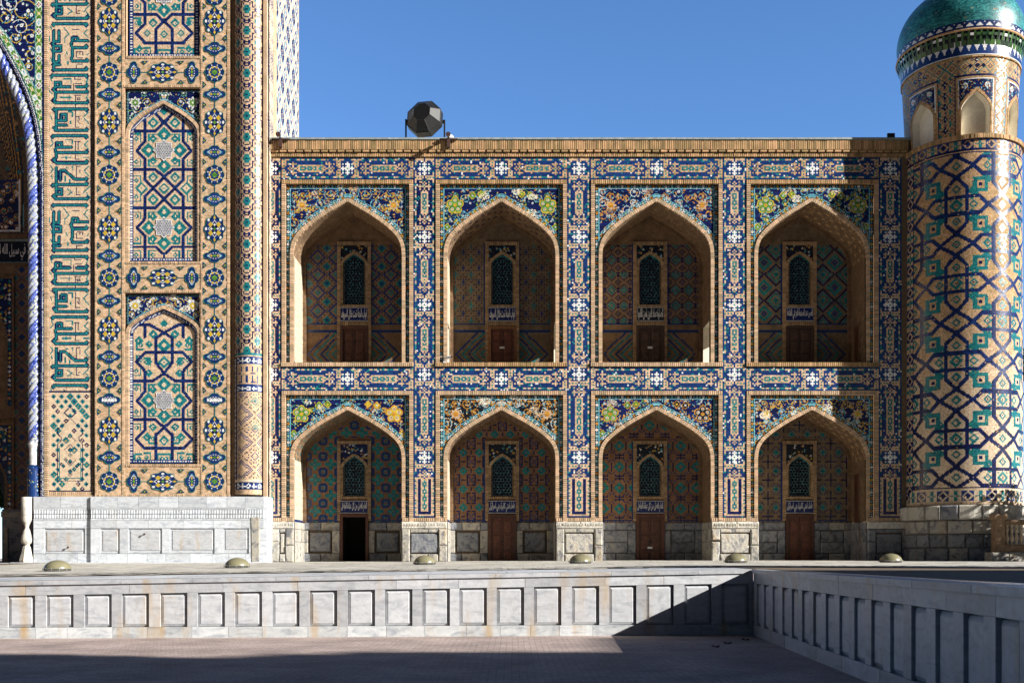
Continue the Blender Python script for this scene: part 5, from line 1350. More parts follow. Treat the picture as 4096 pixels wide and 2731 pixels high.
w1 = (np.abs((u - 4) % 20 - 10) + np.abs(v % 22 - 11)); c.a[m & (w1 == 9) & (u % 3 > 0)] = NA; c.a[m & (w1 == 6) & (v % 2 == 0)] = np.where(Y < 1720, TU, NA)[m & (w1 == 6) & (v % 2 == 0)]; c.a[m & (w1 == 15)] = CO; c.a[m & (w1 == 3)] = np.where(Y < 1720, TU, CO)[m & (w1 == 3)]; c.a[m & (w1 == 13)] = CO
c.a[m & (w1 < 2) & (Y < 1720)] = TU
m = (X < -44) & (X > -84) & (Y > 1428) & (Y < 1958); c.a[m] = NA; q = Y % 40 - 20; t = X + 64
c.a[m & (np.abs(t) < 2.6) & (np.abs(q) < 11)] = WH; c.a[m & (np.abs(q) < 2.6) & (np.abs(t) < 9)] = WH; c.a[m & (np.hypot(np.abs(q) - 20, t) < 7)] = WH
c.a[(Y > 1916) & (Y < 1928)] = CR; c.a[(Y > 1960)] = BR
c.emit('corner_column', cylmap(XCc, YCc, RC, PO.S, zrow), portal)
mb = MB()
mb.box(PO.X(922), PO.X(935), 46.22, 46.6, PO.Z(1985), PO.Z(TOP), 'shaded brick'); mb.box(PO.X(1052), XS - .005, 46.15, 46.6, PO.Z(1985), PO.Z(TOP), 'brick')
mb.box(PO.X(920), XS, 46.4, 46.62, PO.Z(1985), PO.Z(TOP), 'shaded brick'); mb.build('column_niche', portal)
# -- side wall
L0 = 46.15; SW = (53.1 - L0) * 91
c = Cv(0, -430, SW, 1985, 5.2, CR); X, Y = np.meshgrid(c.X, c.Y); gx = np.floor(X / 5.2).astype(int); gy = np.floor(Y / 5.2).astype(int)
m = (X > 14) & (X < 112); w1 = np.abs((gx - 3) % 10 - 5) + np.abs(gy % 14 - 7); c.a[m & (w1 == 3)] = NA; c.a[m & (w1 == 1)] = CO; c.a[m & (w1 == 6) & (gx % 2 == 0)] = CO; c.a[m & ((gy // 28) % 2 == 1) & (gx % 3 == 0)] = NA
m = X > 178
a1, b1 = np.abs(gx % 22 - 11), np.abs(gy % 26 - 13); a2, b2 = np.abs((gx + 11) % 22 - 11), np.abs((gy + 13) % 26 - 13)
d1, d2 = a1 * 1.15 + b1, a2 * 1.15 + b2; a3, b3 = np.abs(gx % 11 - 5), np.abs(gy % 13 - 6); d3 = a3 + b3
c.a[m & (d3 == 6)] = LB; c.a[m & (d3 <= 2)] = LB; c.a[m & (d1 <= 9)] = NA; c.a[m & (d1 <= 4)] = CR; c.a[m & (d1 <= 3)] = CO; c.a[m & (d2 > 5) & (d2 <= 8)] = CO; c.a[m & (d2 <= 3)] = LB
m = (X <= 12) | ((X > 116) & (X < 174)) | (X > SW - 10); c.a[m] = BR
c.emit('side_wall', lambda px, py: (np.full(px.shape, XS), L0 + px / 91, zrow(py)), portal)
# -- marble plinth
pl0 = 45.95
def mcourse(mb, x0, x1, y0, y1, Y, mat, wd, g=.6):
    x = x0
    while x < x1 - 2:
        b = min(x1, x + wd * random.uniform(.75, 1.25)); b = x1 if x1 - b < wd * .35 else b
        mb.box(PO.X(x + g), PO.X(b - g), Y + random.uniform(-.003, .003), Y + .3, PO.Z(y1 - g), PO.Z(y0 + g), mat); x = b
mb = MB()
for (a, b, Y) in ((141, 372, 45.92), (372, 1062, 45.82)):
    mcourse(mb, a, b, 1986, 2031, Y, 'portal marble', 95); mcourse(mb, a, b, 2081, 2113, Y, 'portal marble', 130)
    mcourse(mb, a, b, 2213, 2250, Y, 'portal marble', 80)
    mb.box(PO.X(a), PO.X(b) - .004, Y + .13, 46.6, 1.2, PO.Z(1988), 'mortar', .6)
    mcourse(mb, a, b, 2031, 2038, Y, 'portal marble', 200); mcourse(mb, a, b, 2074, 2081, Y, 'portal marble', 200)
    mb.box(PO.X(a), PO.X(b) - .005, Y + .045, Y + .1, PO.Z(2076), PO.Z(2036), 'marble', .1); n_ = int((b - a) / 6.3)
    for i in range(n_):
        xx = a + (i + .5) * (b - a) / n_
        for r_ in range(2): mb.box(PO.X(xx - 2 + .4 * r_), PO.X(xx + 2 + .4 * r_), Y - .012, Y + .1, PO.Z(2055.5 + 18 * r_), PO.Z(2039 + 18 * r_), 'portal marble', None, .018)
mb.build('plinth', portal)
pans = [(185, 346, 2116, 2213), (412, 488, 2113, 2212), (523, 656, 2112, 2209), (689, 865, 2111, 2208), (900, 1002, 2110, 2206)]
mb = MB(); e = 141
for (a, b, y0, y1) in pans:
    Y = 45.92 if a < 372 else 45.82
    if a == 412: mb = MB(); mcourse(mb, e, 372, 2113, 2213, 45.92, 'portal marble', 60); mb.build('plinth_pillar', portal); e = 372
    mb = MB(); mcourse(mb, e, a, 2113, 2213, Y, 'portal marble', 70); mb.build('plinth_pillar', portal); e = b
mb = MB(); mcourse(mb, e, 1010, 2113, 2213, 45.82, 'portal marble', 50); mb.build('plinth_pillar', portal)
for i, (a, b, y0, y1) in enumerate(pans):
    Y = (45.92 if a < 372 else 45.82); mb = MB()
    mb.box(PO.X(a + .7), PO.X(b - .7), Y + .05, Y + .3, PO.Z(2212), PO.Z(2114), 'portal marble', .2)
    mb.box(PO.X(a + 8), PO.X(b - 8), Y + .025, Y + .1, PO.Z(y1 - 9), PO.Z(y0 + 9), 'marble' , .75, .018); mb.build('plinth_panel', portal)
mb = MB(); mb.box(PO.X(1010), PO.X(1046), 45.80, 46.1, PO.Z(2247), PO.Z(2066), 'old marble', None, .04, .02); mb.box(PO.X(1046), PO.X(1062) - .003, 45.86, 46.1, PO.Z(2247), PO.Z(2066), 'carved marble', .8, .02); mb.build('corner_post', portal)
mb = MB()   # side face and footing of the plinth
x1 = PO.X(1062) + .0; yy = 45.84
for (za, zb_) in ((1986, 2031), (2031, 2074), (2074, 2113), (2113, 2160), (2160, 2213), (2213, 2252)):
    y = 45.84
    while y < 47.0:
        y2 = min(47.05, y + random.uniform(.35, .7)); mb.box(x1 - .2, x1 + .12 + random.uniform(-.004, .004), y + .004, y2 - .004, PO.Z(zb_) + .005, PO.Z(za) - .005, 'portal marble', random.uniform(.7, 1)); y = y2
mb.build('plinth_side', portal)
mb = MB(); mcourse(mb, 60, 1085, 2247, 2300, 45.62, 'portal marble', 85); mcourse(mb, -80, 62, 2254, 2300, 45.4, 'old marble', 60); mb.box(PO.X(-80), PO.X(1085) - .01, 45.65, 46.4, .9, PO.Z(2250), 'portal marble'); mb.build('footing', portal)
for (px, py, lb) in ((588, 2136, 'small dark iron pin standing out of the square portal plinth panel'), (281, 2188, 'small dark iron pin low on the leftmost long plinth panel')):
    Y = 45.85 if px > 372 else 45.95; p = Vector((PO.X(px), Y, PO.Z(py))); mb = MB(); mb.bar(p + Vector((0, .02, 0)), p + Vector((0, -.10, .0)), .022, 'rust', 8); mb.bar(p + Vector((0, -.10, 0)), p + Vector((0, -.13, 0)), (.05, .04), 'rust', 8)
    tag(mb.build('iron_pin'), lb, 'pin', 'pins in the portal plinth')
# -- inside of the iwan, deep in shade
IW = PL_(49.4)
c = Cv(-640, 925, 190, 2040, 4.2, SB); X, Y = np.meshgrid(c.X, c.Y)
c.a[(Y > 968) & (Y < 1046)] = BK; c.a[(np.abs(Y - 960) < 3) | (np.abs(Y - 1050) < 3)] = LB
g = np.floor(X / 4.2).astype(int) + 100; h = np.floor(Y / 4.2).astype(int)
m = (Y > 1062) & (X > 62); w1 = np.abs(g % 12 - 6) + np.abs(h % 16 - 8); c.a[m & (w1 == 6)] = CO; c.a[m & (w1 <= 2)] = TU; c.a[m & (w1 >= 11)] = CO; c.a[m & (w1 == 0)] = NA
for (y0_, y1_) in ((1105, 1625), (1688, 2040)):
    m = (X < 50) & (Y > y0_ + 10) & (Y < y1_); c.a[m] = NA
    rr = random.Random(y0_)
    for _ in range(110): x_, y_ = rr.uniform(-60, 48), rr.uniform(y0_ + 12, min(y1_, y0_ + 260)); flower(c, x_, y_, 5, rr.choice((YE, WH, OR, TU)), NA)
    c.a[(X > 28) & (X < 50) & (Y > y0_ + 10) & (Y < y1_)] = NA
    for yy in np.arange(y0_ + 20, y1_, 18): c.dia(38, yy, 7, rr.choice((OR, WH, TU, YE)))
    ins = in_arch(X, Y, -62, 92, y0_ + 90, y0_ + 260) & (Y < y1_); c.a[ins] = MO; c.a[in_arch(X, Y, -62, 82, y0_ + 102, y0_ + 262) & (Y < y1_)] = SB if y0_ < 1500 else BK
c.a[(X < 14) & (X > -150) & (Y > 1975)] = 0
c.a[(X < 6) & (X > -142) & (Y > 1930)] = 0
m = X < -170; pt = lat(4, X, Y, -300, 1500); c.a[m] = pt[m]
iw = c.emit('iwan_inner_wall', flat(IW), portal)
lettering('lettering', 'في سبيل الله لا يستوي', IW.X(-60), IW.X(103), IW.Z(1040), IW.Z(975), 49.38, 'white glaze', iw, .01)
mb = MB()
for (x0, x1, y0_, y1_) in ((-80, 112, 938, 956), (-80, 112, 1052, 1064), (-80, 60, 1100, 1114), (-80, 60, 1676, 1690)): mb = MB(); soldier(mb, IW, x0, y0_, x1, y1_, 49.3, 49.4, 'shaded brick', 8); mb.build('iwan_brick_band', portal)
mb = MB()
for (y0_, y1_) in ((1114, 1640), (1690, 2040)): soldier(mb, IW, 50, y0_, 60, y1_, 49.3, 49.4, 'shaded brick', 8.6, vert=False)
mb.build('iwan_brick_band', portal)
mb = MB(); mb.box(IW.X(-640), IW.X(-150), 49.25, 49.6, 1.2, IW.Z(2036), 'grey stone'); mb.build('iwan_stone_base', portal)
mb = MB(); mb.box(IW.X(14), IW.X(190), 49.25, 49.6, 1.2, IW.Z(2036), 'grey stone'); mb.box(IW.X(14), IW.X(150), 49.15, 49.3, IW.Z(2068), IW.Z(2045), 'old marble'); mb.box(IW.X(26), IW.X(40), 49.15, 49.3, 1.3, IW.Z(2110), 'old marble'); mb.box(IW.X(44), IW.X(150), 49.2, 49.3, IW.Z(2210), IW.Z(2120), 'grey stone', None, .04); mb.build('iwan_stone_base', portal)
# vault: a curved surface leaning out over the iwan
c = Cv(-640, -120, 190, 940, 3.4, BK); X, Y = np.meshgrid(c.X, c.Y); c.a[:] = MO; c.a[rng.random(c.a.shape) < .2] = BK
for k in range(-14, 9):
    q = 30 * k; c.line([(-90 + q * .55, 100 + q * 1.5 - 160), (-10 + q * .35, 330 + q - 60), (50 + q * .2, 560 + q * .6), (95, 930)], 3.4, LB if k % 2 else MO)
    c.line([(-90 + q * .55, 115 + q * 1.5 - 160), (-12 + q * .35, 342 + q - 60), (44 + q * .2, 566 + q * .6), (88, 930)], 6, OR if k % 3 == 0 else BK)
rr = random.Random(9); c.rect(-90, 720, 80, 925, NA)
for _ in range(40):
    x_, y_ = rr.uniform(-60, 76), rr.uniform(730, 915); scroll(c, x_, y_, 14, OR, 1.1, rr.uniform(0, 6), 1, 2.6); flower(c, x_, y_, 5, rr.choice((WH, TU)), NA)
for _ in range(70): c.dia(rr.uniform(-60, 110), rr.uniform(200, 700), rr.uniform(5, 12), rr.choice((MO, BK, OC, TU)))
c.a[(X < 80) & (X > 75) & (Y > 720) & (Y < 925)] = WH; c.a[(np.abs(Y - 922) < 3) & (X < 80)] = WH
def vm(px, py):
    t = np.clip((940 - py) / 1000, 0, 1); y = 49.4 - 2.3 * t ** 1.6
    return ((px - VX) / F * y, y, EYE + (VY - py) / F * y)
c.emit('iwan_vault', vm, portal, merge=True)
mb = MB(); mb.box(IW.X(-600), IW.X(190), 46.7, 53, Ztop - 6, Ztop, 'shaded brick'); mb.box(IW.X(-600), IW.X(-480), 46.2, 53, 1.2, Ztop, 'shaded brick'); mb.build('iwan_far_side', portal)

# ================================================================== CORNER TOWER
TX, TY = (3850 - VX) / FA.S, 47.15
tower = empty('corner_tower', (TX, TY, 1.4), 'round tiled corner tower with arched lantern and turquoise dome', 'tower')
DT = 44.75
zt = lambda py: EYE + (VY - py) * DT / F
AS = F / DT
def tcan(r, p0, p1, y0, y1, cell, fill=BR, cy=None):
    """canvas in arc length units; p0,p1 in degrees from the direction to the square"""
    return Cv(math.radians(p0) * r * AS, y0, math.radians(p1) * r * AS, y1, cell, fill, cy)
def tmap(r, rf=None, xc=TX, zf=zt):
    def f(px, py):
        th = px / (r * AS); rad = rf(py) if rf else r
        return xc + rad * np.sin(th), TY - rad * np.cos(th), zf(py) + 0 * px
    return f
RS = 2.47; rs = lambda py: RS + .05 * (py - 550) / 1450
c = tcan(RS, -100, 95, 556, 2016, 4.6); X, Y = np.meshgrid(c.X, c.Y)
deg = lambda d: math.radians(d) * RS * AS
HX = deg(45); HY = 156.0
lines = []
for sx in (-1, 1):
    for sy in (-1, 1):
        lines.append([(sx * 38, 0), (sx * 38, sy * 70), (0, sy * 113), (-sx * 60, sy * 156), (-sx * 92, sy * 189)])
        lines.append([(0, sy * 33), (sx * 84, sy * 33), (sx * 115, 0), (sx * 175, -sy * 43)])
for i in range(-3, 4):
    for j in range(-3, 12):
        if (i + j) % 2: continue
        ox, oy = deg(-27.5) + i * HX, 817 + j * HY; k_ = HX / 175
        if not (-200 < oy - 500 < 1900): continue
        # turquoise hearts between the knots
        for (qx, qy) in ((87, -78), (-87, -78), (87, 78), (-87, 78)):
            x, y = ox + qx * k_, oy + qy
            s1 = 1 if qx * qy < 0 else -1
            for (ex, ey) in ((s1, -1), (-s1, 1)):
                c.dia(x + ex * 34, y + ey * 34, 28, TU); c.dia(x + ex * 40, y + ey * 40, 9, BR)
            c.rect(x - 30, y - 30, x + 30, y + 30, TU); c.rect(x - 15, y - 15, x + 15, y + 15, BR); c.rect(x - 7, y - 7, x + 7, y + 7, NA)
for i in range(-3, 4):
    for j in range(-3, 12):
        if (i + j) % 2: continue
        ox, oy = deg(-27.5) + i * HX, 817 + j * HY; k_ = HX / 175
        for (x, y) in ((0, 0),): c.dia(ox, oy, 27, TU); c.dia(ox, oy, 12, BR); c.dia(ox, oy, 5, NA); [c.rect(ox + e1 * 20 - 4, oy + e2 * 20 - 4, ox + e1 * 20 + 4, oy + e2 * 20 + 4, TU) for e1 in (-1, 1) for e2 in (-1, 1)]
        for (x, y) in ((62, 0), (-62, 0), (0, 64), (0, -64)): c.dia(ox + x * k_, oy + y, 19, TU); c.dia(ox + x * k_, oy + y, 9, BR); c.dia(ox + x * k_, oy + y, 3, NA)
        c.dia(ox + HX, oy, 19, TU); c.dia(ox + HX, oy, 9, BR); c.dia(ox + HX, oy, 3, NA)
for i in range(-3, 4):
    for j in range(-3, 12):
        if (i + j) % 2: continue
        ox, oy = deg(-27.5) + i * HX, 817 + j * HY; k_ = HX / 175
        for q in lines: c.line([(ox + x * k_, oy + y) for x, y in q], 15.5, CO)
c.a[(c.a == CO) & (rng.random(c.a.shape) < np.clip((Y - 1250) / 500, .45, .95))] = NA
def cross_band(m, s, t, per=46):
    k = np.floor(s / per).astype(int); q = s - (k + .5) * per; a_, b_ = np.abs(q), np.abs(t)
    c.a[m] = OC if False else BR
    o = m & (k % 2 == 0); c.a[o & ((a_ + b_ < 14) & ((a_ < 4) | (b_ < 4) | (np.abs(a_ - b_) < 3)))] = NA; c.a[o & (a_ + b_ > 21)] = CO
    o = m & (k % 2 == 1); c.a[o & ((a_ < 7) | (b_ < 4) & (a_ < 18))] = TU; c.a[o & (a_ < 3) & (b_ < 3)] = BR
m = (Y < 600); cross_band(m, X, Y - 577); c.a[(Y < 561)] = CO; c.a[(Y > 595) & (Y < 600)] = NA; c.a[(Y >= 600) & (Y < 608)] = BR; c.a[(Y >= 608) & (Y < 612)] = NA
m = (Y > 1960) & (Y < 2003); cross_band(m, X, Y - 1982); c.a[(Y > 1948) & (Y < 1953)] = NA; c.a[(Y >= 1953) & (Y < 1960)] = BR; c.a[(Y > 2000) & (Y < 2004)] = NA; c.a[Y >= 2004] = BR
th = X / (RS * AS) * 57.3
c.a[(c.a == BR) & (rng.random(c.a.shape) < np.clip((Y - 1350) / 450, 0, .85))] = CR; c.a[(c.a == BR) & (rng.random(c.a.shape) < np.clip((1500 - Y) / 400, 0, .85))] = OC
m = (th < -74) & (Y > 600) & (Y < 1960); cross_band(m, Y, (th + 80) * 3.8); c.a[m & (th > -75.4)] = NA; c.a[m & (th < -86)] = OC
c.a[(rng.random(c.a.shape) < .012)] = OC
c.emit('tiled_shaft', tmap(RS, rs), tower)
# brick ring on the ledge
def ring_bricks(mb, r0, r1, y0, y1, n, mat, a0=-110, a1=130, xc=TX, gap=.12):
    for i in range(n):
        ta = math.radians(a0 + (a1 - a0) * (i + gap / 2) / n); tb = math.radians(a0 + (a1 - a0) * (i + 1 - gap / 2) / n); z0, z1 = zt(y1), zt(y0); rr_ = r1 + random.uniform(-.012, .012)
        V = []
        for z in (z0, z1):
            for (r, t) in ((r0, ta), (rr_, ta), (rr_, tb), (r0, tb)): V.append((xc + r * math.sin(t), TY - r * math.cos(t), z))
        mb.poly(V, [(0, 1, 5, 4), (1, 2, 6, 5), (2, 3, 7, 6), (4, 5, 6, 7), (3, 2, 1, 0)], mat)
mb = MB(); ring_bricks(mb, 2.0, 2.56, 538, 555, 128, 'ochre brick'); mb.lathe((TX, TY), [(0.01, zt(541)), (2.45, zt(541)), (2.45, zt(560))], 'mortar', 48); mb.build('brick_ring', tower); mb = MB(); ring_bricks(mb, 2.2, RS + .045, 2005, 2017, 120, 'brick'); mb.build('brick_ring', tower)
# stone base
mb = MB(); mb.lathe((TX, TY), [(2.58, 1.2), (2.58, zt(2018)), (2.2, zt(2018))], 'mortar', 48, v=.3)
for ri, (y0, y1, rad) in enumerate(((2018, 2078, 2.80), (2078, 2134, 2.66), (2134, 2190, 2.66), (2190, 2246, 2.68))):
    a = -112 + ri * 5
    while a < 100:
        da = random.uniform(13, 23); b = a + da; ch_ = 1.3; z0, z1 = zt(y1) + .012, zt(y0) - .012; mat = random.choice(('grey stone', 'grey stone', 'old marble')) if ri else random.choice(('carved marble', 'grey stone', 'carved marble'))
        n_ = 3; V = []; jr = random.uniform(-.03, .03)
        P2 = lambda r, t, z: (TX + r * math.sin(math.radians(t)), TY - r * math.cos(math.radians(t)), z)
        for k in range(n_ + 1): V.append(P2(rad - .07, a + .3 + (da - .6) * k / n_, z0))
        for k in range(n_ + 1): V.append(P2(rad + jr + random.uniform(-.02, .02), a + ch_ + (da - 2 * ch_) * k / n_, z0 + .05))
        for k in range(n_ + 1): V.append(P2(rad + jr + random.uniform(-.02, .02), a + ch_ + (da - 2 * ch_) * k / n_, z1 - .05))
        for k in range(n_ + 1): V.append(P2(rad - .07, a + .3 + (da - .6) * k / n_, z1))
        m4 = n_ + 1; Fs = []
        for q in range(3):
            for k in range(n_): Fs.append((q * m4 + k, q * m4 + k + 1, (q + 1) * m4 + k + 1, (q + 1) * m4 + k))
        for e in (0, n_): Fs.append((e, m4 + e, 2 * m4 + e, 3 * m4 + e)); 
        mb.poly(V, Fs, mat); a = b
mb.build('stone_base', tower)
# lantern with arched openings
XU = (3845 - VX) / FA.S; RU = 2.30
ru = lambda py: 2.28 + .19 * (540 - py) / 360
op = [-65, -7, 48, 103, 158, -123]
c = tcan(RU, -180, 180, 226, 540, 4.0, OC); X, Y = np.meshgrid(c.X, c.Y); TH = X / (RU * AS) * 57.2958
hole = np.zeros(X.shape, bool)
gx_ = np.floor(X / 4.0).astype(int); gy_ = np.floor(Y / 4.0).astype(int); w1 = np.abs(gx_ % 12 - 6) + np.abs(gy_ % 12 - 6); c.a[(w1 == 6)] = TU; c.a[w1 == 2] = NA; c.a[w1 == 11] = CO
g = np.floor(X / 4.0).astype(int); h = np.floor(Y / 4.0).astype(int)
dd = lambda A: (A + 180) % 360 - 180
for a0 in op:
    m0 = dd(TH - a0 - 27.5) ; s = m0 * math.radians(1) * RU * AS; am = np.abs(s)
    on = (am < 27) & (Y > 296)
    t = (Y - 296) % 46 - 23
    c.a[on & ((am < 3) & (np.abs(t) < 14) | (np.abs(t) < 3) & (am < 12) | (am + np.abs(t) < 9))] = NA; c.a[on & (am < 2) & (np.abs(t) < 2)] = WH
    c.a[on & (np.abs(am - 20) < 3) & (np.abs(t) > 12)] = TU; c.a[on & (am > 26)] = CO
    for e in (0, 27.5):
        s = dd(TH - a0 - e) * math.radians(1) * RU * AS; am = np.abs(s); t = Y - 262; on = (Y > 232) & (Y < 294) & (am < 46)
        if e: c.a[on & (np.abs(am - np.abs(t)) < 4) ] = TU
        for (ox, oy) in ((0, 0), (0, 22), (0, -22), (24, 0), (-24, 0)):
            if not e: r1 = np.abs(s - ox) + np.abs(t - oy); c.a[on & (r1 < 10)] = NA; c.a[on & (r1 < 3)] = WH
    s = dd(TH - a0) * math.radians(1) * RU * AS; am = np.abs(s)
    fr_ = (am < 79) & (Y > 298); c.a[fr_] = OC; c.a[(am < 79) & (am > 75) & (Y > 298)] = NA; c.a[(am < 79) & (Y > 296) & (Y < 301)] = NA
    pnl = (am < 66) & (Y > 313); rr = random.Random(int(a0)); c.a[pnl] = NA
    c.a[(am < 67) & (Y > 311) & ((am > 64) | (Y < 315))] = WH
    for sg in (-1, 1): 
        c.a[np.hypot(s - sg * 42, Y - 338) < 11] = WH; c.a[np.hypot(s - sg * 42, Y - 338) < 6] = OR if a0 == -65 else NA; c.a[np.hypot(s - sg * 42, Y - 338) < 3] = WH
    c.a[pnl & (rng.random(X.shape) < .12)] = OR; c.a[pnl & (rng.random(X.shape) < .10)] = LB
    ra = in_arch(X * 0 + s, Y, 0, 66, 345, 435); c.a[ra] = OC
    hh = in_arch(X * 0 + s, Y, 0, 56, 361, 440); hole |= hh
c.a[(Y < 231)] = OC
full = c.a.copy(); c.a[hole] = 0
c.emit('lantern_wall', tmap(RU, ru, XU), tower)
for sc_, nm in ((.92, 'lantern_lining'),):
    c2 = tcan(RU, -180, 180, 226, 540, 8.0, PL)
    c2.emit(nm, tmap(RU, lambda py: ru(py) * .85, XU), tower)
mb = MB()
for a0 in op:    # jambs of the openings
    pts = [(-56, 540)] + arch(0, 56, 361, 440, 14) + [(56, 540)]
    f1, f2 = tmap(RU, ru, XU), tmap(RU, lambda py: ru(py) * .85, XU); off = math.radians(a0) * RU * AS
    for p, q in zip(pts[:-1], pts[1:]):
        A = lambda f, p: tuple(float(v) for v in f(np.array(p[0] + off), np.array(float(p[1]))))
        mb.face([A(f1, p), A(f1, q), A(f2, q), A(f2, p)], 'plaster', .5)
mb.lathe((XU, TY), [(.01, zt(539)), (2.3, zt(539))], 'plaster', 40); mb.lathe((XU, TY), [(2.2, zt(300)), (1.6, zt(270)), (.01, zt(255))], 'plaster', 40)
mb.build('lantern_interior', tower)
mb = MB()   # brick edging of the openings
for a0 in op[:3]:
    off = math.radians(a0) * RU * AS; f1 = tmap(RU, lambda py: ru(py) + .015, XU); f0 = tmap(RU, lambda py: ru(py) - .05, XU)
    pts, _ = resample([(-57, 538)] + arch(0, 57, 359, 440) + [(57, 538)], 6.5); o2 = offset_s(pts, 9)
    for i in range(len(pts) - 1):
        q = [pts[i], pts[i + 1], o2[i + 1], o2[i]]; mx = sum(p[0] for p in q) / 4; my = sum(p[1] for p in q) / 4
        q = [((p[0] - mx) * .88 + mx, (p[1] - my) * .92 + my) for p in q]
        A = lambda f, p: tuple(float(v) for v in f(np.array(p[0] + off), np.array(float(p[1]))))
        V = [A(f1, p) for p in q] + [A(f0, p) for p in q]; mb.poly(V, [(0, 1, 2, 3), (0, 1, 5, 4), (1, 2, 6, 5), (2, 3, 7, 6), (3, 0, 4, 7)], 'ochre brick')
mb.build('opening_edging', tower)
# leaf band, cornice, zigzag band, dome
c = tcan(2.47, -180, 180, 182, 222, 3.4, WH); X, Y = np.meshgrid(c.X, c.Y); q = X % 30 - 15
c.a[(np.abs(q) < 13.5 - np.abs(Y - 202) * .45) & (Y < 214)] = CO; c.a[(Y >= 206) & (Y < 220)] = CO; c.a[(np.abs(q) < 3) & (Y < 192)] = CO
c.emit('leaf_band', tmap(2.47, lambda py: 2.50, XU), tower)
mk('deep green', (.02, .075, .025), .3, .5, 14, .3, .2, 9, (.06, .13, .02), .6)
mb = MB(); ring_bricks(mb, 2.2, 2.50, 223, 228, 60, 'ochre brick', -180, 180, XU, .05)
NG = 66
for i in range(NG):     # scalloped green cornice: real hollows
    t0 = 2 * math.pi * i / NG; dt = 2 * math.pi / NG
    PP = lambda r, t, py: (XU + r * math.sin(t), TY - r * math.cos(t), zt(py))
    for (fa, fb, r0, r1, m_) in ((.0, .34, 0, 0, 'deep green'), (.34, 1.0, -.09, -.09, 'black glaze')):
        a, b = t0 + fa * dt, t0 + fb * dt
        mb.face([PP(2.56 + r0 * .3, a, 165), PP(2.56 + r0 * .3, b, 165), PP(2.69 + r1, b, 130), PP(2.69 + r1, a, 130)], m_)
    mb.face([PP(2.50, t0, 182), PP(2.50, t0 + dt * .8, 182), PP(2.57, t0 + dt * .8, 164), PP(2.57, t0, 164)], 'deep green'); mb.face([PP(2.51, t0 + dt * .8, 182), PP(2.51, t0 + dt, 182), PP(2.55, t0 + dt, 164), PP(2.55, t0 + dt * .8, 164)], random.choice(('white glaze', 'deep green', 'black glaze')))
    mb.face([PP(2.64, t0 + .38 * dt, 150), PP(2.64, t0 + .95 * dt, 150), PP(2.66, t0 + .95 * dt, 140), PP(2.66, t0 + .38 * dt, 140)], random.choice(('deep green', 'white glaze', 'deep green')))
mb.lathe((XU, TY), [(2.69, zt(131)), (2.72, zt(128)), (2.71, zt(123)), (2.62, zt(121))], 'ochre brick', 64)
mb.build('cornice', tower)
c = tcan(2.62, -180, 180, 92, 121, 4.2, CO); X, Y = np.meshgrid(c.X, c.Y); u = np.floor(X / 4.2).astype(int) % 9; v = np.floor((Y - 92) / 4.2).astype(int)
c.a[((v == 4) & (u < 6)) | ((v == 3) & (u > 0) & (u < 5)) | ((v == 2) & (u == 3)) | ((v == 1) & (u == 7)) | ((v == 2) & (u == 2))] = WH; c.a[(c.a == CO) & (rng.random(c.a.shape) < .3)] = NA
c.emit('dome_band', tmap(2.62, lambda py: 2.63 + .03 * (121 - py) / 29, XU), tower)
ZD = zt(92); HD = 2.62
tt = np.linspace(0, 1, 400); ang = tt * math.pi / 2
prof_r = 2.67 * np.cos(np.clip(ang * 1.08 - .10, 0, 9)) ; prof_r = np.maximum(prof_r, .02); prof_r = np.where(tt < .06, 2.655 + .25 * tt, prof_r); prof_z = ZD + HD * np.sin(ang)
def dm(px, py):
    t = np.clip((92 - py) / 400, 0, 1); th = px / (2.67 * AS); r = np.interp(t, tt, prof_r); return XU + r * np.sin(th), TY - r * np.cos(th), np.interp(t, tt, prof_z)
c = tcan(2.67, -180, 180, -308, 92, 8.0, TU, 4.2)
c.a[(rng.random(c.a.shape) < .02)] = LB; c.a[(rng.random(c.a.shape) < .006)] = OC
dome_mat = mk('dome tile', (.008, .125, .145), .38, .45, 2.2, .4, .4, 12, (.03, .20, .19), .9, altscale=.8)
pal2 = list(PAL); pal2[TU] = 'dome tile'
c.emit('dome', dm, tower, pal=pal2)

# ================================================================== SMALL THINGS ON THE ROOF AND LEDGES
fl = empty('searchlight_housing', (FA.X(1700) * 1.02, 48.0, FA.Z(560)), 'large black faceted searchlight housing on the roof edge', 'searchlight')
RL = PL_(48.0); cxm, czm = RL.X(1701), RL.Z(481)
from mathutils import Matrix
M4 = Matrix.Translation((cxm, 48.0, czm)) @ Matrix.Rotation(R(-12), 4, 'Z') @ Matrix.Rotation(R(-12), 4, 'X')
def oc(r, y, ph=22.5): return [M4 @ Vector((r * math.cos(R(ph + 45 * k)), y, r * math.sin(R(ph + 45 * k)))) for k in range(8)]
mb = MB(); rings = [oc(.43, -.62), oc(.84, -.22), oc(.86, .12), oc(.55, .5)]
mb.face(rings[0], 'dark shell', .3)
for a, b in zip(rings[:-1], rings[1:]):
    for k in range(8): mb.face([a[k], a[(k + 1) % 8], b[(k + 1) % 8], b[k]], 'dark shell', random.random())
mb.face(rings[3][::-1], 'dark shell'); mb.build('faceted_shell', fl)
mb = MB()
for k in range(8):
    mb.bar(rings[0][k], rings[0][(k + 1) % 8], .011, 'dark iron', 6); mb.bar(rings[0][k], rings[1][k], .011, 'dark iron', 6); mb.bar(rings[1][k], rings[1][(k + 1) % 8], .02, 'dark iron', 6)
mb.build('seams', fl)
